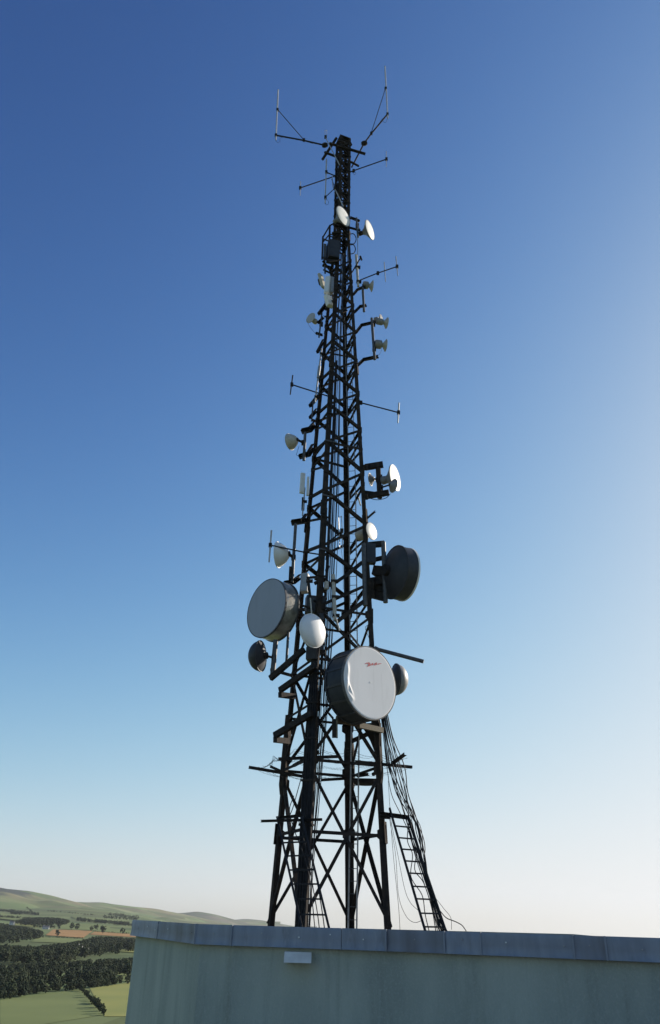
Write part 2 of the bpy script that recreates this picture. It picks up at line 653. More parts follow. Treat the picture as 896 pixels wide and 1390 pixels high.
for sd_, lf, ct in ((5, 'leaves', 60), (15, 'leaves_dark', 70)):
    wood([(-4, 1308), (60, 1306), (120, 1302), (187, 1299)], [(-4, 1358), (60, 1346), (120, 1338), (187, 1322)], ct * 3, 6, sd_, clumps=60, leaf=lf)
    wood([(-4, 1355), (60, 1347), (120, 1340), (187, 1331)], [(-4, 1358), (60, 1350), (120, 1343), (187, 1334)], ct // 2, 4, sd_ + 50, clumps=60, leaf=lf, fit=False)
    wood([(88, 1322), (142, 1380)], [(90, 1324), (145, 1384)], 16, 3, sd_ + 60, clumps=60, leaf=lf, fit=False)
wood([(0, 1237.2), (25, 1239.6), (52, 1243)], [(0, 1237.7), (25, 1240.1), (52, 1243.5)], 130, 9, 31, clumps=12, fit=False, leaf='leaves_dark')
wood([(14, 1239.5), (30, 1241)], [(14, 1242), (30, 1242.6)], 60, 9, 32, clumps=12, fit=False, leaf='leaves_dark')
wood([(146, 1241.5), (188, 1246.5)], [(146, 1244), (188, 1250)], 70, 10, 33, clumps=12, fit=False)
wood([(35, 1232), (48, 1243)], [(35.4, 1232), (48.4, 1243)], 40, 6, 34, clumps=10, fit=False)
wood([(60, 1236.6), (130, 1243)], [(60, 1237), (130, 1243.4)], 60, 5, 35, clumps=10, fit=False)
wood([(104, 1250), (130, 1252.4), (150, 1254), (187, 1257.5)], [(104, 1251), (130, 1253), (150, 1255), (187, 1258.6)], 170, 8, 6, clumps=16, fit=False, leaf='leaves_dark')
wood([(-5, 1245), (50, 1248.6)], [(-5, 1245.6), (50, 1249)], 80, 6, 7, clumps=14, fit=False, leaf='leaves_dark')
wood([(45, 1258.6), (82, 1260.6)], [(45, 1259.4), (82, 1261.4)], 40, 6, 8, clumps=14, fit=False)
wood([(140, 1246), (187, 1250)], [(140, 1247), (187, 1251)], 40, 9, 9, clumps=14, fit=False)
wood([(62, 1272.6), (112, 1274.4)], [(62, 1273), (112, 1274.8)], 70, 2.2, 10, clumps=8, fit=False)
wood([(126, 1264.6), (187, 1268.6)], [(126, 1265), (187, 1269)], 70, 2.4, 16, clumps=8, fit=False)

rnd = random.Random(5)
TREES = [(97, 1262.5, 12, 'leftmost of the round trees lined up above the brown field'),
         (104, 1263, 11, 'round tree second from left above the brown field'),
         (124, 1264.5, 9, 'low bushy tree in the middle of the field edge'),
         (130, 1264, 11, 'full round tree right of the low bushy one on the field edge'),
         (138, 1264, 10, 'rightmost round tree of the row above the brown field'),
         (139.5, 1268, 12, 'dark tree standing at the right tip of the brown field'),
         (166, 1268.5, 10, 'lone small tree near the left end of the grey coping'),
         (77, 1271.5, 9, 'small dark tree inside the brown stubble field')]
for (u, v, h, lab) in TREES:
    p = hit(u, v)
    t = thing('field_tree', lab, 'tree', p, 'trees standing in the far fields')
    mb = MB()
    crown(mb, p + V((0, 0, h * 0.6)), h * 0.42, h * 0.8, 46, h * 0.11, rnd)
    part('crown', mb, 'leaves', t)
    mb = MB().tube([p + V((0, 0, -.4)), p + V((.1, 0, h * .3)), p + V((0, .1, h * .62))], h * .035, 6, h * .014)
    for k in range(4):
        e = V((rnd.uniform(-1, 1), rnd.uniform(-1, 1), 0.7)) * h * 0.22
        mb.tube([p + V((0, 0, h * .34)), p + V((0, 0, h * .34)) + e], h * .014, 5, h * .006)
    part('trunk', mb, 'bark', t)

mat_plain('white_render', (0.62, 0.60, 0.57), (0.52, 0.50, 0.47), rough=0.85, scale=.6)
mat_plain('slate_roof', (0.10, 0.10, 0.11), (0.14, 0.13, 0.13), rough=0.7)
mat_plain('window_glass', (0.03, 0.035, 0.04), rough=0.15)


def house(u, v, wd, dp, h, lab, rot):
    p = hit(u, v)
    t = thing('house', lab, 'house', p, 'white houses among the trees')
    c, s_ = math.cos(rot), math.sin(rot)
    X, Y, Z = V((c, s_, 0)), V((-s_, c, 0)), V((0, 0, 1))
    part('wall', MB().box(p + Z * (h / 2 - .3), wd, dp, h + .6, X, Y), 'white_render', t)
    r = MB()
    e = 0.3
    A = [p + X * sx * (wd / 2 + e) + Y * sy * (dp / 2 + e) + Z * (h + .01) for sx, sy in ((-1, -1), (1, -1), (1, 1), (-1, 1))]
    k = [p - X * (wd / 2 + e) + Z * (h + dp * .42), p + X * (wd / 2 + e) + Z * (h + dp * .42)]
    r.add(A + k, [(0, 1, 5, 4), (2, 3, 4, 5), (0, 4, 3), (1, 2, 5), (3, 2, 1, 0)])
    ro = part('roof', r, 'slate_roof', t)
    part('chimney', MB().box(p - X * wd * .38 + Z * (h + dp * .42 + .2), .9, .7, 1.6, X, Y), 'white_render', ro)
    for i in (-1, 1):
        for zz in (1.3, 3.7):
            if zz + .8 < h:
                part('window', MB().box(p + X * wd * .25 * i - Y * (dp / 2 + .01) + Z * zz, 1.0, .12, 1.2, X, Y), 'window_glass', t)


house(101, 1296.5, 7, 5, 4, 'small white house at the left of the pair among the trees', .3)
house(107, 1295, 5, 5, 5, 'tall narrow white house in the middle of the woodland', 1.1)
house(113.5, 1297, 7, 5, 4, 'white house at the right of the group among the trees', -.2)
house(16, 1255, 9, 6, 3.4, 'tiny white farmhouse beside the dark wood on the far left', .1)
house(62, 1261.5, 11, 6, 3.2, 'long low farmhouse below the dark far wood', .2)

# ================================================================== the building with its grey coping
mat_plain('roughcast', (0.43, 0.455, 0.38), (0.29, 0.315, 0.27), rough=0.95, scale=1.3, detail=9, stretch=(1, 1, .35), bump=0.6, bscale=45, lo=.3, hi=.72)
mat_plain('coping_sheet', (0.265, 0.285, 0.325), (0.205, 0.22, 0.255), rough=0.5, metal=0.15, scale=2.2, detail=6, stretch=(3, 3, .5), bump=0.25, bscale=2.5)
mat_plain('coping_stained', (0.24, 0.25, 0.28), (0.16, 0.155, 0.165), rough=0.6, metal=0.1, scale=1.1, detail=3, stretch=(3, 3, .35), bump=0.2, bscale=2.5)
mat_plain('deck_felt', (0.10, 0.10, 0.10), rough=0.95)
def grime(m, c, stretch, sc, lo, hi, amt):
    t = m.node_tree
    b = t.nodes['Principled BSDF']
    old = b.inputs['Base Color'].links[0].from_socket
    tc = t.nodes.new('ShaderNodeTexCoord')
    mp = t.nodes.new('ShaderNodeMapping')
    mp.inputs['Scale'].default_value = stretch
    t.links.new(tc.outputs['Object'], mp.inputs[0])
    n = t.nodes.new('ShaderNodeTexNoise')
    n.inputs['Scale'].default_value = sc
    n.inputs['Detail'].default_value = 7
    n.inputs['Roughness'].default_value = 0.65
    t.links.new(mp.outputs[0], n.inputs['Vector'])
    r = t.nodes.new('ShaderNodeMapRange')
    r.inputs[1].default_value, r.inputs[2].default_value = lo, hi
    r.inputs[4].default_value = amt
    t.links.new(n.outputs['Fac'], r.inputs[0])
    mx = t.nodes.new('ShaderNodeMix')
    mx.data_type = 'RGBA'
    t.links.new(r.outputs[0], mx.inputs[0])
    t.links.new(old, mx.inputs[6])
    mx.inputs[7].default_value = (*c, 1)
    t.links.new(mx.outputs[2], b.inputs['Base Color'])


grime(MT['roughcast'], (0.16, 0.17, 0.13), (2.6, 2.6, .22), 1.6, .52, .74, .42)
grime(MT['roughcast'], (0.50, 0.50, 0.44), (30, 30, 30), 1.0, .50, .72, .5)
grime(MT['coping_sheet'], (0.15, 0.145, 0.15), (4, 4, .5), 1.5, .56, .72, .7)
grime(MT['coping_sheet'], (0.30, 0.31, 0.33), (9, 9, 2), 1.5, .58, .70, .6)
grime(MT['cloth'], (0.55, 0.53, 0.50), (2.5, 2.5, .35), 1.8, .54, .80, .38)
grime(MT['bluegrey'], (0.28, 0.29, 0.31), (2.5, 2.5, .35), 1.8, .54, .80, .45)
CT = EYE.z - 0.175                           # top of the coping
CH = 0.305
plan = [(180.5, 20.2), (217, 18.3), (268, 15.75), (316, 15.45), (464, 14.95), (524, 14.7), (603, 14.3), (652, 14.05), (777, 13.5), (821, 13.3), (920, 12.85), (1100, 12.0), (1300, 11.2)]
PL = []
for (u, y) in plan:
    # solve for the point at depth y, height CT and photo column u
    lo, hi = 1100.0, 1400.0
    p = None
    for _ in range(40):
        m_ = (lo + hi) / 2
        p = at(u, m_, y=y)
        if p.z > CT:
            lo = m_
        else:
            hi = m_
    PL.append(V((p.x, p.y, CT)))
bld = thing('roof_building', 'pale green roughcast building with grey sheet metal coping below the mast', 'building', V((0, 15, 0)))
ret = [V((PL[0].x - 1.1, 34, CT)), V((9.5, 33, CT))]
wl = MB()
outl = PL + ret[::-1]
inset = 0.11


def inward(i):
    n = len(outl)
    a, b, c = outl[i - 1], outl[i], outl[(i + 1) % n]
    d1, d2 = (b - a).normalized(), (c - b).normalized()
    n1, n2 = V((-d1.y, d1.x, 0)), V((-d2.y, d2.x, 0))
    q = (n1 + n2).normalized()
    return b + q * (inset / max(.4, q.dot(n1)))


inn = [inward(i) for i in range(len(outl))]
nO = len(inn)
for z in (0.0, CT - CH + .09):
    for q in inn:
        wl.v.append(V((q.x, q.y, z)))
for i in range(nO):
    wl.f.append([i, (i + 1) % nO, nO + (i + 1) % nO, nO + i])
    wl.sm.append(False)
part('wall', wl, 'roughcast', bld)
dk = MB().add([V((q.x, q.y, ROOF)) for q in inn], [list(range(nO))])
part('roof_deck', dk, 'deck_felt', bld)
random.seed(11)
for i in range(len(PL) - 1):
    a, b = PL[i], PL[i + 1]
    d = (b - a).normalized()
    nrm = V((d.y, -d.x, 0))
    o1, o2 = random.uniform(0.0, .010), random.uniform(.0, .012)
    gap = .006
    mb = MB()
    A, B = a + d * gap, b - d * gap
    ns = 8
    th = 0.035
    for k in range(ns + 1):
        t = k / ns
        q = A + (B - A) * t
        w1 = .006 * math.sin(t * 9 + i * 2.1) + .004 * math.sin(t * 21 + i)
        for (off, z) in ((o1, CT), (o1 + .012 + w1, CT - .05), (o2 + w1 * 1.6, CT - CH * .55), (o2 + .010 + w1, CT - CH + .03), (o2 + .02, CT - CH), (-th, CT - CH), (-.30, CT - .012)):
            mb.v.append(V((q.x, q.y, z)) + nrm * off)
    for k in range(ns):
        for j in range(7):
            x0, x1 = k * 7 + j, k * 7 + (j + 1) % 7
            mb.f.append([x0, x1, x1 + 7, x0 + 7])
            mb.sm.append(j in (1, 2))
    mb.f += [[0, 6, 5, 4, 3, 2, 1], [ns * 7 + q for q in range(7)]]
    mb.sm += [False, False]
    pn = part('coping_panel', mb, 'coping_stained' if i in (1, 5, 8) else 'coping_sheet', bld)
    # seam strip
    if i not in (3,):
        part('seam', MB().box(b + nrm * .012 - V((0, 0, CH * .5)), .03, .05, CH + .006, d, nrm), 'coping_sheet', pn)
    L = (b - a).length
    for t in ([.5] if L < 1.3 else [.28, .62, .9]):
        q = a + (b - a) * t + nrm * (o2 + .012) - V((0, 0, CH * (.42 + .1 * math.sin(i + t * 9))))
        part('screw', MB().lathe(q, nrm, [(-.02, .011), (.004, .011), (.007, 0)], 8), 'galv' if (i + int(t * 10)) % 3 else 'white', pn)
# return coping down the left side and round the back
for a, b in ((ret[0], PL[0]),):
    d = (b - a).normalized()
    nrm = V((d.y, -d.x, 0))
    part('coping_panel', MB().bar(a - V((0, 0, CH / 2 + .2)) - nrm * .02, b - V((0, 0, CH / 2 + .0)) - nrm * .02 - d * .01, .04, CH, V((0, 0, 1))), 'coping_sheet', bld)
# the pale louvre vent under the coping
q = at(404.5, 1299, y=15.1)
vt = thing('wall_vent', 'pale metal vent hood on the green wall close under the coping', 'vent', q)
vb = MB()
vw, vh = 0.45, 0.075
vb.hexa([q + V(p) for p in ((-vw / 2, -.20, -vh), (vw / 2, -.20, -vh), (vw / 2, .3, -vh), (-vw / 2, .3, -vh), (-vw / 2, -.03, .07), (vw / 2, -.03, .07), (vw / 2, .3, .075), (-vw / 2, .3, .075))])
part('hood', vb, 'ivory', vt)
# lower roof from which the picture is taken
lr = thing('lower_roof_block', 'flat lower roof in front of the green wall', 'building', V((1, 5, 0)))
part('wall', MB().box(V((1.2, 4.9, (EYE.z - 1.75) / 2)), 12, 16, EYE.z - 1.75), 'roughcast', lr)
part('roof_deck', MB().box(V((1.2, 4.9, EYE.z - 1.72)), 12.1, 16.1, .05), 'deck_felt', lr)

# ================================================================== the lattice mast
ZB = ROOF


def Wh(z):
    h = z - EYE.z
    return max(0.385, 1.795 - 0.0503 * (h + 0.28))


LEG = {'L': (-1, .43), 'B': (-.43, -1), 'R': (1, -.43), 'C': (.43, 1)}
NB = {'L': 'BC', 'B': 'LR', 'R': 'BC', 'C': 'LR'}
ZTOP = at(466, 192).z
ZK = EYE.z + (1.795 - .385) / .0503 - .28     # where the taper ends


def lp(leg, z):
    a, b = LEG[leg]
    k = Wh(z)
    return V((CX + a * k, YT + b * k, z))


def lv(leg, v):
    """point of a leg that stands at photo row v"""
    lo, hi = 30.0, 76.0
    for _ in range(40):
        m_ = (lo + hi) / 2
        if proj(lp(leg, m_))[1] > v:
            lo = m_
        else:
            hi = m_
    return lp(leg, m_)


mast = thing('lattice_mast', 'tall dark four legged steel lattice mast tapering to a square top', 'radio mast', V((CX, YT, ZB)))
for k in 'LBRC':
    mb = MB()
    zs = [ZB, lv('R', 1130).z, lv('R', 990).z, lv('R', 700).z, lv('R', 500).z, ZK, ZTOP]
    ws = [.215, .205, .18, .16, .145, .12]
    for i in range(6):
        a, b = lp(k, zs[i]), lp(k, zs[i + 1])
        e1 = lp(NB[k][0], zs[i]) - a
        e2 = lp(NB[k][1], zs[i]) - a
        mb.angle(a, b, ws[i], .02, e1, e2)
        if i:
            mb.bar(a - (b - a).normalized() * .3, a + (b - a).normalized() * .3, ws[i] + .02, .03, e1 + e2)
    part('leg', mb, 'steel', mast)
    # base plate on the deck
    part('base_plate', MB().box(lp(k, ZB) + V((0, 0, .02)), .5, .5, .04), 'steel2', mast)

nbr = 0


def brace(k1, v1, k2, v2, w_=.085, nm='brace', z=False):
    global nbr
    a = lp(k1, v1) if z else lv(k1, v1)
    b = lp(k2, v2) if z else lv(k2, v2)
    o = V((a.x + b.x - 2 * CX, a.y + b.y - 2 * YT, 0)).normalized()     # outward of the face
    off = .004 + (nbr % 5) * .0035
    nbr += 1
    d = (b - a).normalized()
    e2 = d.cross(o)
    mb = MB().angle(a + o * off - e2 * w_ / 2, b + o * off - e2 * w_ / 2, w_, .011, e2, -o)
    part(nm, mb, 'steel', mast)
    # bolt plate at either end
    return a, b, o


gus = MB()


def gusset(leg, v, s_=.17, z=False):
    p = lp(leg, v) if z else lv(leg, v)
    for n in NB[leg]:
        q = lp(n, p.z)
        d = (q - p).normalized()
        o = V((p.x + q.x - 2 * CX, p.y + q.y - 2 * YT, 0)).normalized()
        c = p + d * s_ * .45 + o * .012
        gus.hexa([c - d * s_ * .5 + V((0, 0, -s_ * .9)), c + d * s_ * .5 + V((0, 0, -s_ * .35)), c + d * s_ * .5 + V((0, 0, -s_ * .35)) + o * .01, c - d * s_ * .5 + V((0, 0, -s_ * .9)) + o * .01,
                  c - d * s_ * .5 + V((0, 0, s_ * .9)), c + d * s_ * .5 + V((0, 0, s_ * .35)), c + d * s_ * .5 + V((0, 0, s_ * .35)) + o * .01, c - d * s_ * .5 + V((0, 0, s_ * .9)) + o * .01])


# base storey: crossed diagonals on all four faces, ties at mid height
for a, b in (('B', 'R'), ('L', 'C'), ('L', 'B'), ('C', 'R')):
    zt, zb = lv('R', 1046).z, lv('R', 1256).z - .05
    zt2 = lv('C', 1062).z
    brace(a, zt, b, zb, .10, z=True)
    brace(b, zt, a, zb, .10, z=True)
    zm = lv('R', 1133).z + (.02 if (a, b) in (('L', 'B'), ('C', 'R')) else -.04)
    brace(a, zm, b, zm, .095, 'tie', z=True)
# second storey behind the large dish
for a, b in (('B', 'R'), ('L', 'C'), ('L', 'B'), ('C', 'R')):
    z0, z1 = lv('R', 1040).z, lv('R', 905).z
    brace(a, z0, b, z1, .09, z=True)
    brace(b, z0, a, z1, .09, z=True)
    zm = (z0 + z1) / 2 + .1
    brace(a, zm, b, zm + .03, .08, 'tie', z=True)
    brace(a, z0, b, z0 + .01, .09, 'tie', z=True)
    brace(a, z1, b, z1 + .01, .09, 'tie', z=True)
    z2 = lv('R', 836).z
    brace(a, z1, b, z2, .085, z=True)
    brace(b, z1, a, z2, .085, z=True)
    brace(a, z2, b, z2 + .01, .09, 'tie', z=True)
# single lacing above: near (B-R) and far (L-C) faces
NB_B = [822, 740, 664, 597.5, 547.5, 502.5, 461, 424, 391.5, 362]
NR_R = [792, 713, 642, 584, 534.5, 490, 450.5, 414.5, 382.5, 354]
for i in range(len(NB_B)):
    bz, rz = lv('B', NB_B[i]).z, lv('R', NR_R[i]).z
    wd = .105 if i < 3 else .098 if i < 6 else .085
    for a, b in (('B', 'R'), ('L', 'C')):
        brace(a, bz - .05, b, rz, wd, z=True)
        if i + 1 < len(NB_B):
            bz2 = lv('B', NB_B[i + 1]).z
            brace(b, rz + .06, a, bz2 + .03, wd * 1.1, z=True)
    bzn = lv('B', NB_B[i + 1]).z if i + 1 < len(NB_B) else rz + 1.2
    # narrow faces: ties half way with two short diagonals
    zs1 = (bz + rz) / 2 + .1
    zs2 = (rz + bzn) / 2 + .05
    brace('C', zs1, 'R', zs1, wd * .9, 'tie', z=True)
    brace('L', zs2, 'B', zs2, wd * .9, 'tie', z=True)
    brace('R', rz, 'C', zs1 + .03, wd * .9, z=True)
    brace('C', bz, 'R', zs1 - .06, wd * .9, z=True)
    brace('B', bz, 'L', (bz + rz) / 2 - .1, wd * .9, z=True)
    brace('L', zs2 - .05, 'B', rz - .1, wd * .9, z=True)
    for lg, z in (('B', bz), ('R', rz), ('L', bz), ('C', rz)):
        gusset(lg, z, .16 if i < 5 else .12, z=True)
# the two full width struts that read as level beams
brace('B', lv('B', 600).z, 'R', lv('R', 610).z, .11, 'tie', z=True)
brace('C', lv('R', 610).z, 'R', lv('R', 610).z, .10, 'tie', z=True)
brace('L', lv('L', 622).z, 'B', lv('L', 622).z + .02, .12, 'tie', z=True)
brace('L', lv('L', 622).z, 'C', lv('L', 622).z - .05, .12, 'tie', z=True)
brace('B', lv('B', 480).z, 'R', lv('R', 489).z + .1, .08, 'tie', z=True)
# square head
zz = max(lv('B', 350).z, ZK - .6)
lev = 0
while zz < ZTOP - .3:
    z2 = min(zz + .56, ZTOP - .02)
    for a, b in (('B', 'R'), ('L', 'C'), ('L', 'B'), ('C', 'R')):
        if lev % 2:
            a, b = b, a
        brace(a, zz, b, z2, .075, z=True)
        brace(b, zz + .02, a, z2 - .02, .05, z=True) if lev % 2 == 0 else None
        brace(a, z2, b, z2, .05, 'tie', z=True)
    zz = z2
    lev += 1
for lg, v in (('L', 1063), ('R', 1045), ('C', 1050), ('B', 1030), ('R', 1133), ('L', 1133), ('C', 1133), ('L', 990), ('R', 985), ('C', 990), ('R', 836), ('C', 836), ('L', 836)):
    gusset(lg, v, .30)
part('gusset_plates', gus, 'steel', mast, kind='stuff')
# haunched stiffeners round the legs where the mast steps (wide dark plates)
for lg, v0, v1, wd in (('C', 1066, 1020, .33), ('R', 1050, 1012, .24), ('L', 1066, 1000, .28)):
    a, b = lv(lg, v0), lv(lg, v1)
    c = (a + b) / 2
    o = V((c.x - CX, c.y - YT, 0)).normalized()
    mb = MB()
    i_ = -o
    mb.bar(a + i_ * .07 - V((0, 0, .30)), a + i_ * .07, .16, .12, o, wd, .16)
    mb.bar(a + i_ * .07 + V((0, 0, .002)), b + i_ * .07, wd, .16, o)
    mb.bar(b + i_ * .07 + V((0, 0, .002)), b + i_ * .05 + V((0, 0, .7)), wd, .16, o, .15, .12)
    part('leg_stiffener', mb, 'steel', mast)
a_, b_ = lv('R', 1013), lv('R', 981)
i_ = V((-1, .43, 0)).normalized()
mb = MB()
mb.hexa([a_ - i_ * .02 + V((0, -.05, 0)), a_ + i_ * .22 + V((0, -.05, 0)), a_ + i_ * .22 + V((0, .05, 0)), a_ - i_ * .02 + V((0, .05, 0)),
         b_ - i_ * .02 + V((0, -.05, 0)), b_ + i_ * .62 + V((0, -.05, 0)), b_ + i_ * .62 + V((0, .05, 0)), b_ - i_ * .02 + V((0, .05, 0))])
part('leg_stiffener', mb, 'steel', mast)
brace('R', lv('R', 990).z, 'C', lv('C', 1008).z, .11, z=True)
# cable trunk up the near leg
tr = MB()
ob = V((-.43, -1, 0)).normalized()
prev = None
for v, wd in ((1262, .30), (1130, .34), (1020, .36), (960, .32), (905, .24), (840, .18)):
    p = lv('B', v) + ob * .085 + V((.06, 0, 0))
    if prev:
        tr.bar(prev[0], p, prev[1], .13, ob, wd, .13)
    prev = (p, wd)
part('cable_trunk', tr, 'steel2', mast)
for v in (1180, 1120, 1060, 1003, 955, 915):
    p = lv('B', v) + ob * .085 + V((.06, 0, 0))
    part('trunk_band', MB().bar(p - V((0, 0, .03)), p + V((0, 0, .03)), .40, .22, ob), 'steel2', mast)
for k in range(8):
    pts = []
    for v, wd in ((1262, .30), (1130, .34), (1020, .36), (960, .32), (905, .24), (845, .18)):
        p = lv('B', v) + ob * (.085 + .072) + V((.06, 0, 0))
        pts.append(p + V((ob.y, -ob.x, 0)) * (-wd * (.42 - .12 * k)) * 1.0 + V((.008 * math.sin(k * 3 + v), 0, 0)))
    part('trunk_cable', MB().tube(spline(pts, 5), .014 + .006 * (k % 3), 6), 'cable', mast)
# tray standing inside, right of the near leg
ty = MB()
pts = [(433, 965), (439, 856), (445.5, 740), (448.5, 666), (453, 570), (457.0, 490)]
pp = [at(u, v, -.7 + .05 * i) for i, (u, v) in enumerate(pts)]
for a, b in zip(pp, pp[1:]):
    ty.chan(a, b, .08, .09, .012, V((0, -1, 0)))
part('cable_tray', ty, 'steel2', mast)
for v, du in ((905, 9), (860, 9), (780, 8), (745, 9), (700, 8), (672, 12), (640, 8), (598, 14), (560, 9), (515, 8), (470, 7)):
    p = lv('B', v) + V((0, -.02, 0))
    s_ = mpp(p)
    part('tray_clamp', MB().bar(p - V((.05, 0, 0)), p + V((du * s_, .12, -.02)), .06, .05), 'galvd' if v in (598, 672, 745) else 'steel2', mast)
# head frame
hf = MB()
for (u0, v0, u1, v1, d0, d1, t) in ((447, 194.5, 496, 209, -.62, -.3, .10), (440.5, 206.5, 456, 212.5, -.7, -.4, .09), (476, 219.5, 487, 225.5, -.4, -.1, .08),
                                    (437.5, 217, 457, 187, .1, -.5, .10), (459, 191, 477, 196.5, -.45, .0, .12), (459, 194, 470, 190, -.45, .5, .08)):
    hf.bar(at(u0, v0, d0), at(u1, v1, d1), t, t)
part('head_frame', hf, 'steel', mast)
zt = ZTOP
part('head_plate', MB().add([lp(k, zt) + V((0, 0, .02)) for k in 'LBRC'] + [lp(k, zt) + V((0, 0, .05)) for k in 'LBRC'],
                            [(0, 1, 2, 3), (7, 6, 5, 4), (0, 4, 5, 1), (1, 5, 6, 2), (2, 6, 7, 3), (3, 7, 4, 0)]), 'steel', mast)

# ------------------------------------------------------------------ access ladder inside the mast
lad = thing('access_ladder', 'slender galvanised ladder climbing inside the mast', 'ladder', at(484, 1258, .35))
lr_ = [(484.2, 1262), (487.6, 985), (484.8, 856), (482.8, 666), (478.5, 522), (475.5, 430)]


def lad_pt(v, du):
    for (a, b), (c, d) in zip(lr_, lr_[1:]):
        if d <= v <= b + 1:
            u = a + (c - a) * (b - v) / (b - d)
            return at(u + du, v, .35 - .25 * (1262 - v) / 832)
    return at(lr_[-1][0] + du, v, .1)


pr = [lad_pt(v, 0) for (_, v) in lr_]
left = [p - V((.25, -.05, 0)) for p in pr]
for q in (pr, left):
    mb = MB()
    for a, b in zip(q, q[1:]):
        mb.bar(a, b, .045, .02)
    part('rail', mb, 'galv', lad)
z = pr[0].z + .25
while z < pr[-1].z:
    for a, b in zip(pr, pr[1:]):
        if a.z <= z < b.z:
            p = a + (b - a) * ((z - a.z) / (b.z - a.z))
            part('rung', MB().tube([p, p - V((.25, -.05, 0))], .011, 6), 'galvd', lad)
    z += .34

# ------------------------------------------------------------------ the anti climb guard: outriggers with barbed wire
guard = thing('barbed_wire_guard', 'ring of outrigger bars strung with barbed wire round the lower mast', 'climbing guard', V((CX, YT, lv('R', 1045).z)))
ARMS = [(337.5, 1043, 414, 1056, -.1, .25), (366, 1042, 393, 1054, .9, .5), (378, 1032, 461, 1028.5, -1.7, -1.2), (397, 1041, 432, 1022, .1, -1.4), (482, 1035.5, 560, 1043, -1.0, -.2),
        (531, 1038, 549, 1025, -.6, -1.3), (484, 1055, 500, 1052.5, .8, .5), (436, 1060.5, 468, 1058.5, 1.1, 1.5), (505, 1053, 515, 1047, .1, -.2)]
for (u0, v0, u1, v1, d0, d1) in ARMS:
    part('outrigger', MB().angle(at(u0, v0, d0), at(u1, v1, d1), .085, .01, V((0, 0, 1)), V((0, 1, 0))), 'steel', guard)
random.seed(3)
for k in range(9):
    loop = [(340 + k * 4, 1043 - k * .6, -.1), (372, 1027 - k * .9 + 6, -1.5), (400, 1018 + k * 2.4, -1.9), (440, 1017 + k * 3.6, -1.6), (480, 1021 + k * 2.6, -1.3), (515, 1024 + k * 2.0, -1.0), (552 - k * 3, 1029 + k * 1.6, -.6)]
    if k % 3 == 2:
        loop = [(342 + k * 3, 1044, -.1), (392, 1053, .5), (440, 1058 - k * .8, 1.1), (490, 1053 - k * .5, .8), (556 - k * 2, 1043, -.2)]
    pts = [at(u + random.uniform(-2, 2), v + random.uniform(-1.2, 1.2), d) for u, v, d in loop]
    sp = []
    for a, b in zip(pts, pts[1:]):
        for j in range(5):
            t = j / 5
            sp.append(a + (b - a) * t - V((0, 0, .10 * 4 * t * (1 - t))) + V((random.uniform(-.012, .012), 0, random.uniform(-.012, .012))))
    sp.append(pts[-1])
    mb = MB().tube(sp, .0042, 4)
    for j in range(1, len(sp) - 1):
        for q in range(2):
            e = V((random.uniform(-1, 1), random.uniform(-.4, .4), random.uniform(-1, 1))).normalized() * .025
            c = sp[j] + (sp[j + 1] - sp[j]) * (.25 + .5 * q)
            mb.tube([c - e, c + e], .003, 3)
    part('wire_strand', mb, 'steel2', guard)
pl = at(496, 1062, .6)
mh = thing('round_platform', 'round dark plate hanging beside the ladder under the outriggers', 'platform', pl)
part('plate', MB().lathe(pl, V((0, 0, 1)), [(-.06, 0), (-.06, .36), (.0, .40), (.04, .40), (.04, 0)], 24), 'steel2', mh)
part('bracket', MB().bar(pl + V((-.45, .1, .09)), pl + V((.4, .1, .09)), .07, .09), 'steel', mh)


# ================================================================== dishes
def ndir(a):
    a = math.radians(a)
    return V((math.sin(a), -math.cos(a), 0))


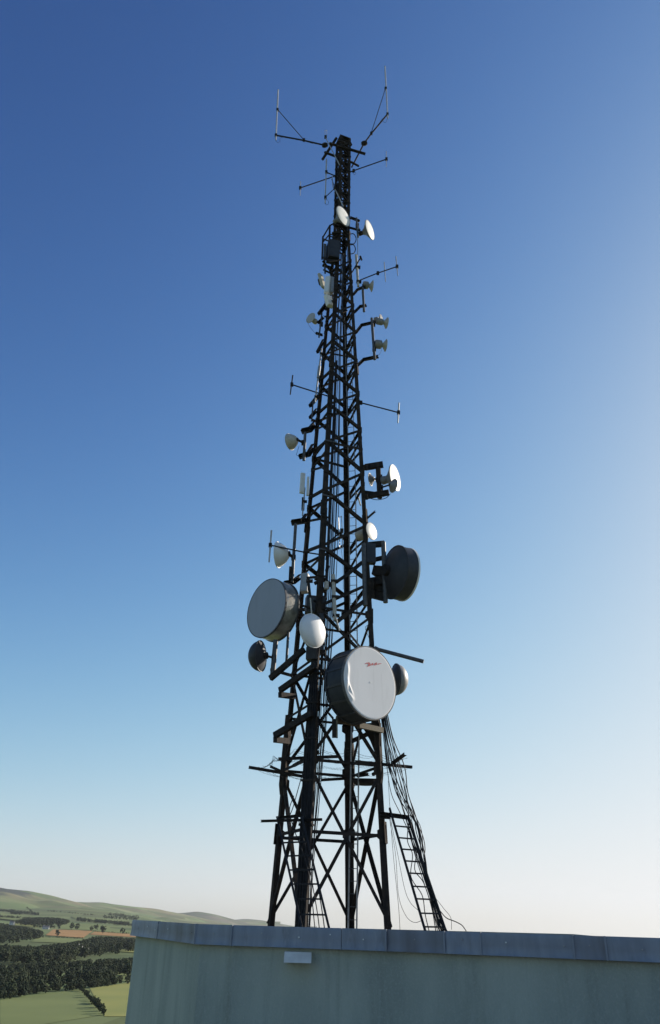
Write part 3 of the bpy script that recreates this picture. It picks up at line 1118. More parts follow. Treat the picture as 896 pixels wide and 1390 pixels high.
def dish(kind, lab, u, v, dy, rpx, a, mount=None, shroud=.55, face='white', shell='white', group=None, unit=None, back='steel2', name='microwave_dish', cat='dish antenna', bowl=None, mr=.035, bulge=.46, deep=1.0, rim=None, cv=.012):
    """a dish whose front disc is centred on photo point u,v and points a degrees to the right of the viewer"""
    c = at(u, v, dy)
    r = rpx * mpp(c)
    n = ndir(a)
    hub_d = {'drum': shroud + .34, 'dome': .38, 'cone': .62, 'bowl': .50 * deep}[kind] * r
    hub = c - n * hub_d
    t = thing(name, lab, cat, hub, group)
    if kind == 'drum':
        part('radome', MB().lathe(c, n, [(cv * r, 0), (cv * .9 * r, .35 * r), (cv * .6 * r, .7 * r), (cv * .25 * r, .92 * r), (0, .985 * r), (-.02 * r, .985 * r)], 56), face, t)
        part('rim_ring', MB().lathe(c, n, [(-.06 * r, 1.0 * r), (-.06 * r, 1.018 * r), (.004 * r, 1.018 * r), (.004 * r, .988 * r)], 56), rim or (shell if shell != 'foil' else 'galvd'), t)
        S = shroud * r
        part('shroud', MB().lathe(c, n, [(-.05 * r, .995 * r), (-.3 * S, 1.0 * r), (-.6 * S, 1.0 * r), (-S, .995 * r)], 56), shell, t)
        part('rear_ring', MB().lathe(c, n, [(-S + .03 * r, 1.003 * r), (-S + .03 * r, 1.03 * r), (-S - .02 * r, 1.03 * r), (-S - .02 * r, .97 * r)], 56), shell if shell != 'foil' else 'galvd', t)
        part('reflector', MB().lathe(c, n, [(-S, .99 * r), (-S - .08 * r, .88 * r), (-S - .19 * r, .62 * r), (-S - .28 * r, .34 * r), (-S - .31 * r, .18 * r), (-S - .31 * r, 0)], 40), bowl or shell, t)
    elif kind == 'dome':
        pf = [(bulge * r * math.cos(q * math.pi / 2 / 9), r * .985 * math.sin(q * math.pi / 2 / 9)) for q in range(10)]
        part('radome', MB().lathe(c, n, pf, 40), face, t)
        part('rim_ring', MB().lathe(c, n, [(.03 * r, .99 * r), (.03 * r, 1.03 * r), (-.05 * r, 1.03 * r), (-.05 * r, .97 * r)], 40), shell, t)
        part('reflector', MB().lathe(c, n, [(-.02 * r, .98 * r), (-.12 * r, .8 * r), (-.24 * r, .5 * r), (-.32 * r, .22 * r), (-.34 * r, 0)], 36), shell, t)
    elif kind == 'cone':
        part('radome', MB().lathe(c, n, [(.05 * r, 0), (.045 * r, .5 * r), (.02 * r, .9 * r), (-.01 * r, .985 * r)], 36), face, t)
        part('rim_ring', MB().lathe(c, n, [(.005 * r, .985 * r), (.005 * r, 1.03 * r), (-.09 * r, 1.03 * r), (-.09 * r, .97 * r)], 36), shell, t)
        part('reflector', MB().lathe(c, n, [(-.06 * r, .98 * r), (-.18 * r, .86 * r), (-.42 * r, .55 * r), (-.58 * r, .34 * r), (-.72 * r, .30 * r), (-.72 * r, 0)], 32), bowl or shell, t)
    elif kind == 'bowl':
        part('reflector', MB().lathe(c, n, [(0, r), (-.15 * r * deep, .9 * r), (-.36 * r * deep, .62 * r), (-.50 * r * deep, .32 * r), (-.54 * r * deep, 0)], 36), shell, t)
        part('rim_ring', MB().lathe(c, n, [(-.02 * r, .995 * r), (-.02 * r, 1.04 * r), (.05 * r, 1.04 * r), (.05 * r, .95 * r), (0, .95 * r)], 36), shell, t)
        part('radome', MB().lathe(c, n, [(.10 * r, 0), (.09 * r, .5 * r), (.06 * r, .8 * r), (.02 * r, .96 * r)], 36), face, t)
    # hub and clamp
    part('hub', MB().lathe(hub, n, [(.16 * r, 0), (.16 * r, .22 * r), (-.12 * r, .22 * r), (-.12 * r, 0)], 14), back, t)
    if unit:
        uw, ul, um = unit
        X = V((0, 0, 1)).cross(n)
        b = hub - n * (ul / 2 + .10 * r)
        part('radio_unit', MB().lathe(b, n, [(-ul / 2, 0), (-ul / 2, uw * .42), (-ul / 2 + .04, uw / 2), (ul / 2 - .05, uw / 2), (ul / 2, uw * .40), (ul / 2, 0)], 10), um, t)
        hub = b
    if mount:
        q = at(*mount)
        part('mount_arm', MB().tube([hub, q], mr, 8), back, t)
        part('pole_clamp', MB().box(q, .16, .14, .18), back, t)
    return t, c, r, n


GD = 'white dishes on the mast'
dish('cone', 'oval white dish tilted in front of the thin top section of the mast', 466.3, 293.3, -.75, 14.4, 50, (459, 306, -.35), group=None, face='white', shell='greyd', unit=(.22, .22, 'greyd'))
dish('cone', 'white dish jutting out right of the thin top section', 502.4, 312, -.35, 13.5, 61, (485, 306, -.1), shell='greyd', unit=(.20, .26, 'steel2'))
dish('cone', 'small cream horn shaped dish beside the white pole, facing right', 505.6, 388.5, .1, 7.6, 99, (494, 389, .0), face='white', shell='cream', unit=(.36, .26, 'greyd'))
dish('cone', 'small pale dish on top of the upper right bracket pole', 525.3, 438.6, -.1, 7.6, 104, (506, 438, .0), face='white', shell='cream', unit=(.30, .30, 'greyd'))
dish('cone', 'round grey radio drum tucked above the upper right bracket dish', 518, 432.5, .35, 6.0, 62, (507, 440, .05), face='greyd', shell='greyd', unit=(.3, .2, 'greyd'), name='radio_drum', cat='radio unit')
dish('cone', 'small pale dish low on the same pole, just above the curved lower bracket', 524, 469, .0, 8.3, 100, (508, 474, .0), face='white', shell='cream', unit=(.40, .30, 'greyd'))
dish('cone', 'small pale blue grey disc facing the viewer left of the mast', 421.6, 431.4, -.2, 7.6, -40, (436, 440, .0), face='grey', shell='cream', unit=(.24, .22, 'cream'))
dish('bowl', 'small cream bowl dish facing left on the middle left bracket pole', 393.8, 599.8, -.1, 11.4, -122, (412, 601, .0), face='greyd', shell='cream', mr=.05, deep=2.0)
dish('cone', 'tall bright white dish with a grey cone at the right bracket', 536.6, 648.5, -.3, 18, 62, (516, 648, .0), face='white', shell='greyd', unit=(.34, .2, 'greyd'))
dish('cone', 'small grey dish hanging below the tall bright white one', 534.5, 659.5, -.75, 9.6, 118, (517, 662, -.05), face='white', shell='greyd')
dish('cone', 'grey cone shaped dish pointing left beside the right bracket', 502.5, 651, .25, 8.8, -112, (513, 651, .05), face='greyd', shell='greyd')
dish('cone', 'round white dish with a stubby cream radio behind it above the black drum', 504.8, 721, -.35, 11.9, 50, (487, 731, .2), face='white', shell='greyd', unit=(.46, .42, 'cream'))
dish('bowl', 'pale funnel shaped dish facing left under the T shaped dipole', 377.5, 753, .05, 17.4, -104, (398.5, 757, .0), face='grey', shell='white', mr=.06, deep=1.7)
tD, cD, rD, nD = dish('drum', 'large grey faced drum dish in a creased metal shroud left of the mast', 361.2, 825, -.55, 40.5, -47, (408, 835, .0), shroud=.58, face='bluegrey', shell='foil', bowl='greyd', mr=.10)
dish('dome', 'smooth white egg shaped dome dish in front of the near leg', 424.6, 856, -2.3, 22.8, 43, (416, 850, -1.5), face='dome', shell='dome', mr=.05, bulge=.36)
dish('dome', 'small dark domed dish seen from behind at lower left', 353.5, 890.5, -.9, 20.5, -108, (372, 893, -.9), face='black', shell='black', mr=.04, bulge=.78)
dish('dome', 'grey domed dish peeping out behind the logo drum', 537, 922.5, .5, 21, 104, (513, 925, .0), face='greyd', shell='black', bulge=.8)
tK, cK, rK, nK = dish('drum', 'large black drum dish seen from behind right of the mast', 551, 780, -.4, 36, 116, (521, 776, -.2), shroud=.5, face='white', shell='black', mr=.12, rim='white', cv=.17)
# the big drum with the red mark
c6 = at(502.5, 926.4, -2.6)
r6 = 48.6 * mpp(c6)
n6 = ndir(40)
big = thing('drum_dish', 'largest drum dish with a pale grey face bearing a small red mark', 'dish antenna', c6 - n6 * r6)


def wr(th, r):
    # creases of the face cloth near its left edge
    d = (th - math.pi * 1.05 + math.pi) % (2 * math.pi) - math.pi
    q = r / r6
    if abs(d) > .62 or q < .76:
        return 0
    along = math.cos(d / .62 * math.pi / 2) ** .7
    ridge = .90 + .035 * math.sin(d * 7)
    e = max(0, 1 - abs(q - ridge) / (.09 if q < ridge else .075))
    second = max(0, 1 - abs(q - (.84 - .10 * d)) / .05) * max(0, 1 - abs(d - .22) / .3)
    return r6 * (.050 * e * along * (.8 + .35 * math.sin(13 * d + 1)) + .035 * second)


part('radome', MB().lathe(c6, n6, [(.01 * r6, 0)] + [(.01 * r6, q * r6) for q in (.2, .4, .6, .72, .75, .77, .79, .81, .83, .85, .87, .89, .91, .93, .95, .97)] + [(0, .99 * r6), (-.02 * r6, .99 * r6)], 160, wr), 'cloth', big)
part('rim_ring', MB().lathe(c6, n6, [(-.07 * r6, 1.0 * r6), (-.07 * r6, 1.02 * r6), (.004 * r6, 1.02 * r6), (.004 * r6, .99 * r6)], 64), 'galvd', big)
S6 = .74 * r6
part('shroud', MB().lathe(c6, n6, [(-.06 * r6, .995 * r6), (-.4 * S6, 1.0 * r6), (-S6, 1.0 * r6)], 64), 'shroud', big)
X6 = V((0, 0, 1)).cross(n6).normalized()
for k in range(14):
    th = 2 * math.pi * k / 14 + .2
    e = X6 * math.cos(th) + V((0, 0, 1)) * math.sin(th)
    f_ = n6.cross(e)
    part('shroud_rib', MB().bar(c6 - n6 * (.08 * r6) + e * (1.008 * r6), c6 - n6 * (.97 * S6) + e * (1.008 * r6), .07, .025, e), 'black', big)
part('rear_ring', MB().lathe(c6, n6, [(-S6 + .03 * r6, 1.003 * r6), (-S6 + .03 * r6, 1.03 * r6), (-S6 - .03 * r6, 1.03 * r6), (-S6 - .03 * r6, .9 * r6)], 64), 'shroud', big)
part('reflector', MB().lathe(c6, n6, [(-S6, .98 * r6), (-S6 - .1 * r6, .8 * r6), (-S6 - .2 * r6, .5 * r6), (-S6 - .28 * r6, .2 * r6), (-S6 - .28 * r6, 0)], 40), 'shroud', big)
part('mount_arm', MB().tube([c6 - n6 * (S6 + .28 * r6), lv('B', 930) + V((.5, .4, 0))], .11, 10), 'steel2', big)
part('centre_boss', MB().lathe(c6 + n6 * .011, n6, [(0, .022), (.007, .018), (.010, 0)], 10), 'white', big)


def face_pt(u, v, lift=.0150):
    d = ray(u, v)
    t = (c6 + n6 * lift - EYE).dot(n6) / d.dot(n6)
    return EYE + d * t


logo = MB()
for poly in ([(494.6, 901.2), (497, 899.8), (501, 898.8), (502.6, 900), (503.6, 902), (503.2, 903.8), (500.2, 904.6), (498, 904.9), (500, 902.4), (499.2, 900.9), (496.5, 901.2)],
             [(503.9, 901.4), (505, 900.2), (506.6, 900), (507.2, 901.8), (506.2, 903), (504.0, 903.3)],
             [(507.8, 902.6), (508.4, 900.4), (510.4, 899.3), (512, 899.2), (512.0, 902.4), (510, 903), (508.2, 903.4)],
             [(512.6, 900.9), (516, 900.2), (518.4, 900.6), (515.6, 901.6), (512.6, 902.2)]):
    A = [face_pt(*p) for p in poly]
    B = [face_pt(*p, .0125) for p in poly]
    m_ = len(A)
    logo.add(A + B, [list(range(m_))] + [[i, i + m_, (i + 1) % m_ + m_, (i + 1) % m_] for i in range(m_)])
part('logo', logo, 'red', big, label='small red leaping logo mark on the grey face')


# ================================================================== brackets and poles
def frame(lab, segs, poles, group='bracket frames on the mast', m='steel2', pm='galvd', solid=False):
    def at(*p):
        if isinstance(p[0], str):
            return lv(p[0], p[1])
        return globals()['at'](*p)
    p0 = at(*segs[0][0])
    t = thing('bracket_frame', lab, 'bracket', p0, group)
    for sg in segs:
        w_ = .10
        mb = MB()
        q = [at(*p) for p in sg[:-1]] if isinstance(sg[-1], float) else [at(*p) for p in sg]
        w_ = sg[-1] if isinstance(sg[-1], float) else .10
        for i_, (a, b) in enumerate(zip(q, q[1:])):
            d_ = (b - a).normalized()
            if i_:
                a = a - d_ * w_ * .32
            if i_ < len(q) - 2:
                b = b + d_ * w_ * .32
            mb.bar(a, b, w_ * .8 - .004 * i_, w_ - .004 * i_) if solid else mb.chan(a, b, w_ * .8, w_)
        part('arm', mb, m, t)
    for (a, b, r) in poles:
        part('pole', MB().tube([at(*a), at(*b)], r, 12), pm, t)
    return t


frame('curved double bracket on the upper right holding a short pole', [[('R', 400), (485, 393.5, 0), (492, 390, 0), .10], [('R', 424), (489, 416, 0), (497.6, 414.5, 0), .11]], [((492.4, 391, -.06), (494.2, 423, -.06), .055)])
frame('curved double bracket on the right carrying the paired pale dishes', [[('R', 452), (491, 441.3, 0), (505.5, 438, 0), .11], [('R', 496), (494, 488, 0), (513.6, 484, 0), .12]], [((504.6, 432, -.08), (508.6, 488, -.08), .06)])
frame('long channel bracket at middle left holding the small grey dish', [[(410, 585.5, 0), (421, 583, .1), ('L', 574), .20], [(406.5, 620, 0), (419, 616.5, .1), ('L', 605), .18]], [((414.3, 587, -.02), (412.4, 625, -.02), .06)])
frame('deep lattice bracket holding the tall bright white dish', [[('R', 635), (498, 634, 0), (520, 630.5, -.1), .22], [('R', 675), (498, 673.5, 0), (528, 668.5, -.2), .2], [(494, 668, .2), (522, 672, .1), .12]], [((513, 629, -.05), (515.6, 676, -.05), .10)], pm='steel2', solid=True)
frame('stout bracket with grey tubes behind the big black drum', [[('R', 741), (503, 739.8, -.1), (522, 738, -.3), .20], [('R', 792), (505, 790.7, -.1), (522, 788, -.3), .30], [('R', 806), (505, 806.7, -.1), (522, 811, -.3), .26], [('R', 798), (506, 798.4, -.05), (521, 800, -.25), .2], [(507, 760, -.1), (521, 757, -.3), .14], [(508, 775, -.1), (521, 776, -.3), .34]],
      [((520.4, 736, -.4), (523.4, 818, -.4), .085), ((493.6, 738, -.6), (495.8, 822, -.6), .085)], pm='galvd', solid=True)
frame('channel bracket at left holding a slim pole above the large grey drum', [[(396, 709.5, 0), (412, 707, .1), ('L', 700), .19], [(386, 792, -.1), (399, 789.5, 0), ('L', 782), .16]], [((401.4, 711, -.02), (396.4, 791, -.02), .06)])
frame('long sloping channel beams at lower left with two short poles', [[(367, 921, -.9), (413, 881.5, -1.6), .17], [(380, 937, -.9), (428, 903.5, -1.9), .17], [(373, 998.5, -.9), (424, 968, -1.9), .18], [(380, 943, -.9), (399, 945.5, -.2), .17], [(373.5, 1004, -.9), (393, 1006.5, .1), .17], [(368, 909, -.9), (396, 917, .3), .09]],
      [((374.4, 869, -.9), (369.6, 921, -.9), .085), ((391.4, 858, -.6), (388.6, 902, -.6), .045)], solid=True)
frame('sloping props running back from the right hand tubes to the near leg', [[(497, 814, -.5), (470, 834, -1.0), (455, 846, -1.2), .13], [(492, 763, -.5), (470, 781, -1.0), (455, 791, -1.2), .12]], [])
frame('flat brackets at middle left below the long dipole', [[(421, 551, -.2), ('L', 537), .13], [(421, 567, -.2), ('L', 556), .12], [(424, 570, -.2), (429, 572, .1), .08]], [((425, 545, -.15), (423, 572, -.15), .03)])
frame('dark folded brackets at upper left near the pale disc', [[(431, 478, -.2), ('L', 462), .12], [(433, 426, -.2), ('L', 411), .14], [(429, 452, -.2), (438, 455, .0), .09], [(432, 438, -.2), (440, 430, .0), .12]], [((437, 425, -.1), (433, 458, -.1), .035)])
frame('short outrigger stub on the right below the bright white dish', [[('R', 704), (509.5, 694, -.2), .07]], [])
frame('top right bracket of the mast head tying the second white dish', [[('R', 295), (488, 300, -.2), .10], [('R', 309), (489, 313, -.2), .08]], [((484, 296, -.2), (486, 322, -.2), .05)])
frame('stub bars sticking out left below the work platform', [[(438, 360, -.2), (451, 364, .0), .10], [(439, 366, -.2), (449, 371, .0), .06]], [((440.6, 352, -.2), (441.4, 371, -.2), .04)])
# plank and plate under the logo drum
pk = thing('plank_support', 'weathered plank beam with a hanging plate under the logo drum', 'beam', at(457, 979, -1.9))
part('plank', MB().bar(at(456, 976.5, -1.95), at(486, 983, -1.75), .12, .15), 'rust', pk)
part('plank', MB().bar(at(486.6, 984.4, -1.75), at(519, 991.5, -1.0), .12, .16), 'wood', pk, label='pale weathered right hand plank')
part('hanging_plate', MB().bar(at(454, 976, -2.05), at(454.2, 1001.5, -2.05), .15, .05, V((0, -1, 0))), 'steel2', pk)
part('plate_edge', MB().bar(at(457.2, 972, -2.05), at(457.4, 1001.5, -2.05), .05, .12, V((0, -1, 0))), 'wood', pk)
part('hanger', MB().bar(at(486, 983, -1.8), at(487.6, 975, -1.0), .05, .05), 'steel2', pk)
part('hanger', MB().bar(at(452, 975, -1.9), at(446, 968, -1.2), .05, .05), 'steel2', pk)
single('steel_tube', MB().tube([lv('R', 879), at(514, 881.8, -.6), at(575, 898, -.9)], .065, 12), 'galvd', 'grey tube boom jutting right just above the logo drum', 'tube')
# ================================================================== boxes and panels
def boxthing(name, lab, u, v, dy, wpx, hpx, dep, m, yaw=0, cat='radio unit', tilt=0, lid=True):
    c = at(u, v, dy)
    s_ = mpp(c)
    el = math.atan2(c.z - EYE.z, c.y)
    X = V((math.cos(yaw), math.sin(yaw), 0))
    Y = V((-math.sin(yaw), math.cos(yaw), 0))
    Z = (V((0, 0, 1)) + X * math.tan(tilt)).normalized()
    hh = hpx * s_ / max(.6, math.cos(el))
    t = thing(name, lab, cat, c - V((0, 0, hh / 2)))
    part('case', MB().box(c, wpx * s_, dep, hh, X, Y, Z), m, t)
    if lid:
        part('front_cover', MB().box(c - Y * (dep / 2 + .008), wpx * s_ * .86, .014, hh * .9, X, Y, Z), m, t)
        part('mount_clip', MB().box(c + Y * (dep / 2 + .05), wpx * s_ * .5, .10, hh * .4, X, Y, Z), 'steel2', t)
    return t


boxthing('sector_panel', 'white angled panel aerial sticking out leftmost below the work platform', 437, 382, -.3, 7.5, 14, .12, 'cream', .9, 'panel antenna', -.45)
boxthing('equipment_box', 'upright white box beside the angled white panel aerial', 445, 388, -.45, 7, 21, .22, 'dome', -.35, 'radio unit', .06)
boxthing('equipment_box', 'slim white box tight against the mast next to the wider white box', 450.3, 388, -.4, 4.2, 20, .22, 'galv', .3, 'radio unit')
boxthing('equipment_box', 'small cream wedge box below the pair of white boxes', 446.5, 409, -.4, 9, 12, .2, 'white', .6, 'radio unit', -.30)
boxthing('panel_antenna', 'flat white panel aerial behind the middle left legs', 410.5, 656, -.1, 6, 27, .10, 'white', .35, 'panel antenna', .02)
boxthing('panel_antenna', 'narrow white strip aerial right beside the flat white panel', 418, 660, -.1, 3.2, 25, .08, 'white', .1, 'panel antenna')
boxthing('equipment_box', 'pale grey cabinet between the large grey drum and the near leg', 414, 792, -.6, 9.5, 24, .3, 'galv', -.2, 'cabinet')
boxthing('equipment_box', 'small grey unit on the railing of the work platform', 441, 342, -.5, 3.8, 18, .18, 'galvd', 0, 'radio unit')
boxthing('equipment_box', 'black cabinet mounted on the work platform against the mast', 452, 342, -.55, 15, 22, .5, 'black', .25, 'cabinet')
boxthing('equipment_box', 'dark cluster box behind the white egg shaped dome', 428, 822, -1.0, 26, 22, .35, 'black', .2, 'cabinet')
boxthing('equipment_box', 'small dark block above the long sloping beams', 424, 888, -1.5, 15, 16, .3, 'black', -.2, 'cabinet')
boxthing('equipment_box', 'slim dark unit on the left pole under the cream dish', 394.4, 778, -.1, 4.2, 16, .16, 'steel2', 0, 'radio unit')
boxthing('equipment_box', 'dark amplifier strapped to the left leg below the white panels', 411.5, 684, 0, 4.0, 16, .14, 'steel2', 0, 'radio unit')
boxthing('equipment_box', 'dark box clamped to the pole beside the stubby cream radio', 503, 752, -.45, 13, 26, .25, 'black', .1, 'radio unit')

# work platform cage at the upper left
pf = thing('work_platform', 'small caged work platform hung on the left of the upper mast', 'platform', at(447, 352, -.5))
for nm, pts, r in (('rail', [(438.4, 322, -.5), (447.6, 306.5, -.4), (455, 302, -.2)], .035), ('rail', [(438.2, 329, -.5), (447.4, 318, -.4), (456, 319, -.2)], .03), ('rail', [(438.2, 324, -.5), (460, 333, -.7)], .035),
                   ('rail', [(447, 320, -.4), (458, 325, -.6)], .03), ('post', [(438.4, 321, -.5), (437.2, 352, -.5)], .04), ('post', [(447.8, 306, -.4), (447, 336, -.4)], .045), ('post', [(455, 302, -.2), (455.5, 336, -.2)], .04)):
    part(nm, MB().tube([at(*p) for p in pts], r, 8), 'steel', pf)
part('floor_grating', MB().hexa([at(436.5, 350, -.5), at(447, 356, -1.0), at(463, 354, -.6), at(452, 349, -.1), at(436.5, 348.4, -.5), at(447, 354.4, -1.0), at(463, 352.4, -.6), at(452, 347.4, -.1)]), 'steel', pf)
part('bracket', MB().bar(at(438, 354, -.5), at(452, 372, -.1), .07, .07), 'steel', pf)


# ================================================================== whip and dipole aerials
def aerial(lab, boom=None, els=(), braces=(), clamps=(), name='dipole_antenna', em='alu', er=.018, br=.028, folded=False, cat='antenna', bm='steel2'):
    p0 = at(*(boom[-1] if boom else els[0][1]))
    t = thing(name, lab, cat, p0)
    if boom:
        part('boom', MB().tube([at(*p) for p in boom], br, 8), bm, t)
    for (a, b) in els:
        A, B = at(*a), at(*b)
        if folded:
            d = (B - A).normalized()
            x = d.cross(V((0, 1, 0))).normalized() * folded
            part('element', MB().tube(spline([A - x, A + d * .03, A + x, A + x + d * .1, B + x - d * .1, B + x, B - d * .03, B - x, B - x - d * .1, A - x + d * .1, A - x], 3), er * .6, 5), em, t)
        else:
            part('element', MB().tube([A, B], er, 8, er * .85), em, t)
    for (a, b) in braces:
        part('brace', MB().tube([at(*a), at(*b)], .02, 6), 'steel2', t)
    for p in clamps:
        part('clamp', MB().box(at(*p), .12, .12, .14), 'steel2', t)
    return t


def loop(lab, pts, r=.012, m='cable', group=None, cat='cable'):
    return single('cable', MB().tube(spline([at(*p) for p in pts], 6), r, 5), m, lab, cat, group)


aerial('tall whip aerial on a long braced boom at the top left', [(374, 183.5, -.4), (412, 190.5, -.3), (442, 197.5, -.2)], [((377.6, 122, -.4), (374.4, 190, -.4))], [((376.8, 148.6, -.4), (412.6, 190, -.3))],
       [(376.8, 149, -.4), (374.6, 183.5, -.4), (412.6, 190, -.3)], 'whip_antenna', 'fibre', .036, .04)
aerial('tall whip aerial on a long braced boom at the top right', [(526, 155, -.4), (504, 181.5, -.3), (494, 195, -.2), (477.5, 227, -.05)], [((522.6, 90, -.4), (526.3, 160.5, -.4))], [((523.4, 119.8, -.4), (503.6, 181.5, -.3))],
       [(523.6, 120, -.4), (526, 155, -.4), (504, 181, -.3)], 'whip_antenna', 'fibre', .036, .04)
for (u, v, d) in ((441, 197, -.2), (494.5, 194.5, -.2)):
    c = at(u, v, d)
    single('boom_joint', MB().lathe(c, V((1, 0, .3)), [(-.14, 0), (-.14, .09), (-.05, .13), (.05, .13), (.14, .09), (.14, 0)], 10), 'steel2', 'dark clamp joint on the %s top boom' % ('left' if u < 460 else 'right'), 'clamp')
aerial('slim vertical whip hanging left of the mast head', [(443.3, 234, -.3), (457, 239.5, -.1)], [((443.2, 216, -.3), (441.4, 276, -.3))], [((441.8, 267.5, -.3), (455, 255, -.1))], [(443, 233.5, -.3), (441.8, 268, -.3)], 'whip_antenna', 'fibre', .032, .03)
aerial('pale slanted rod with a short folded tip above the mast head', [(441.8, 186.5, -.6), (461, 224, -.6)], [((442.4, 176.5, -.6), (442.2, 187, -.6))], [], [(442, 186, -.6)], 'dipole_antenna', 'alu', .02, .026, .045, bm='galv')
aerial('pale slanted rod with a dipole in front of the upper shaft', [(454.4, 256, -.6), (466, 280, -.6)], [((451, 238, -.6), (451.6, 255, -.6))], [((450.5, 243, -.6), (454.6, 256, -.6))], [(454.4, 255.5, -.6)], 'dipole_antenna', 'alu', .02, .026, bm='galv')
aerial('small dipole on a thin boom pointing up right near the top', [(524.8, 216, -.3), (475, 233.5, 0)], [((524.3, 205.5, -.3), (524.4, 226.5, -.3))], [], [(524.6, 216, -.3), (480, 231.8, 0)], er=.02)
aerial('small dipole on a thin boom pointing down left near the top', [(407.4, 255.2, -.3), (455, 239, 0)], [((407.9, 246.5, -.3), (407.5, 265.5, -.3))], [], [(407.6, 255, -.3)], er=.02)
aerial('two element aerial on a rising boom right of the white pole', [(540, 361.5, -.3), (512, 371, -.2), (487, 381, 0)], [((521.6, 356, -.22), (523.4, 382, -.22)), ((537.4, 348, -.3), (540, 374, -.3))], [], [(513, 370.8, -.2), (539, 361.8, -.3)], er=.024, br=.026)
aerial('single dipole on a drooping boom at middle left', [(396, 522, -.3), (454, 540.5, 0)], [((397.4, 509.5, -.3), (394, 535.6, -.3))], [], [(396.2, 522, -.3)], em='steel2', er=.028)
aerial('single dipole on a drooping boom at middle right', [(541, 560, -.3), (489, 546.5, 0), (481, 544.5, 0)], [((541.6, 547, -.3), (540.2, 574, -.3))], [], [(541, 560, -.3), (490, 546.6, 0)], em='fibre', er=.03)
aerial('T shaped dipole on a long boom above the cream dish', [(366.6, 740, -.4), (410, 749, -.3), (456, 756, -.2)], [((368.5, 720, -.4), (365.3, 763, -.4))], [], [(367, 740, -.4)], em='fibre', er=.034)
aerial('narrow folded dipole hanging inside the lattice', [(464.5, 720.5, -.8), (439, 742, -1.0)], [((461.6, 701, -.8), (463.2, 744, -.8))], [], [(464, 720.5, -.8)], em='alu', er=.024, folded=.055)


def pole(lab, a, b, r, m='fibre', sleeve=None, clamps=()):
    A, B = at(*a), at(*b)
    t = thing('pole_antenna', lab, 'antenna', B)
    part('rod', MB().tube([A, B], r, 12), m, t)
    if sleeve:
        part('sleeve', MB().tube([A + (B - A) * sleeve[0], A + (B - A) * sleeve[1]], sleeve[2], 12), m, t)
    for q in clamps:
        c = A + (B - A) * q
        part('clamp', MB().box(c + V((.04, 0, 0)), r * 2 + .12, r * 2 + .04, .08), 'steel2', t)
    return t


pole('thick pale pole aerial beside the mast under the work platform', (483.4, 346, -.3), (486.4, 389, -.3), .055, 'cream', None, (.4, .85))
aerial('dark strut crossing the thick pale pole aerial', [(490, 349, -.4), (470, 383, -.3)], [((489, 348, -.4), (491, 353, -.4))], [], [], 'strut', 'steel2', .05, .03, cat='strut')
pole('slim pale pole aerial with a sleeve standing off the left leg', (436.6, 473, -.2), (427.6, 546, -.2), .032, 'galv', (.34, .56, .06), (.1, .9))
pole('sunlit pale pole inside the lattice above the logo drum', (452.3, 780, -1.3), (454.8, 842, -1.3), .065, 'cream', None, (.15, .5, .9))
pole('dark thin pole rising from the top of the egg shaped dome', (418, 783, -1.9), (421, 812, -1.9), .05, 'steel2', None, (.2,))
pole('pale thin stem directly above the egg shaped dome', (420.8, 806, -1.9), (423.2, 834, -2.0), .022, 'cream')
pole('pale slanting rod right of the egg shaped dome', (454, 832, -1.4), (461, 856, -1.4), .025, 'cream')
pole('pale thin rod below the left lattice brackets', (414, 662, -.1), (410.6, 700, -.1), .025, 'galv', None, (.5,))
pole('short sunlit rod slanting inside the lattice by the ladder', (484, 668, .2), (489.5, 686, .2), .03, 'white')

# ================================================================== cable ladders and cables
def cable_ladder(lab, L, R_, rungs, bars):
    t = thing('cable_ladder', lab, 'cable ladder', at(*L[1]), 'sloping cable ladders at the mast foot')
    la, lb, ra, rb = at(*L[0]), at(*L[1]), at(*R_[0]), at(*R_[1])
    for a, b in ((la, lb), (ra, rb)):
        part('rail', MB().chan(a, b, .05, .12, .01, V((0, -1, 0))), 'ladder', t)
    ta = min(la.z, ra.z)
    tb = max(lb.z, rb.z)
    for v in rungs:
        # rung height from its photo row on the left rail
        lo, hi = 0, 1
        for _ in range(30):
            m_ = (lo + hi) / 2
            if proj(la + (lb - la) * m_)[1] < v:
                lo = m_
            else:
                hi = m_
        p = la + (lb - la) * m_
        k = (p.z - ra.z) / (rb.z - ra.z)
        q = ra + (rb - ra) * min(1, max(0, k))
        part('rung', MB().bar(p, q, .045, .04), 'ladder', t)
    for (a, b, w_) in bars:
        part('crossbar', MB().chan(at(*a), at(*b), w_ * .7, w_, .01), 'steel2', t)
    return t


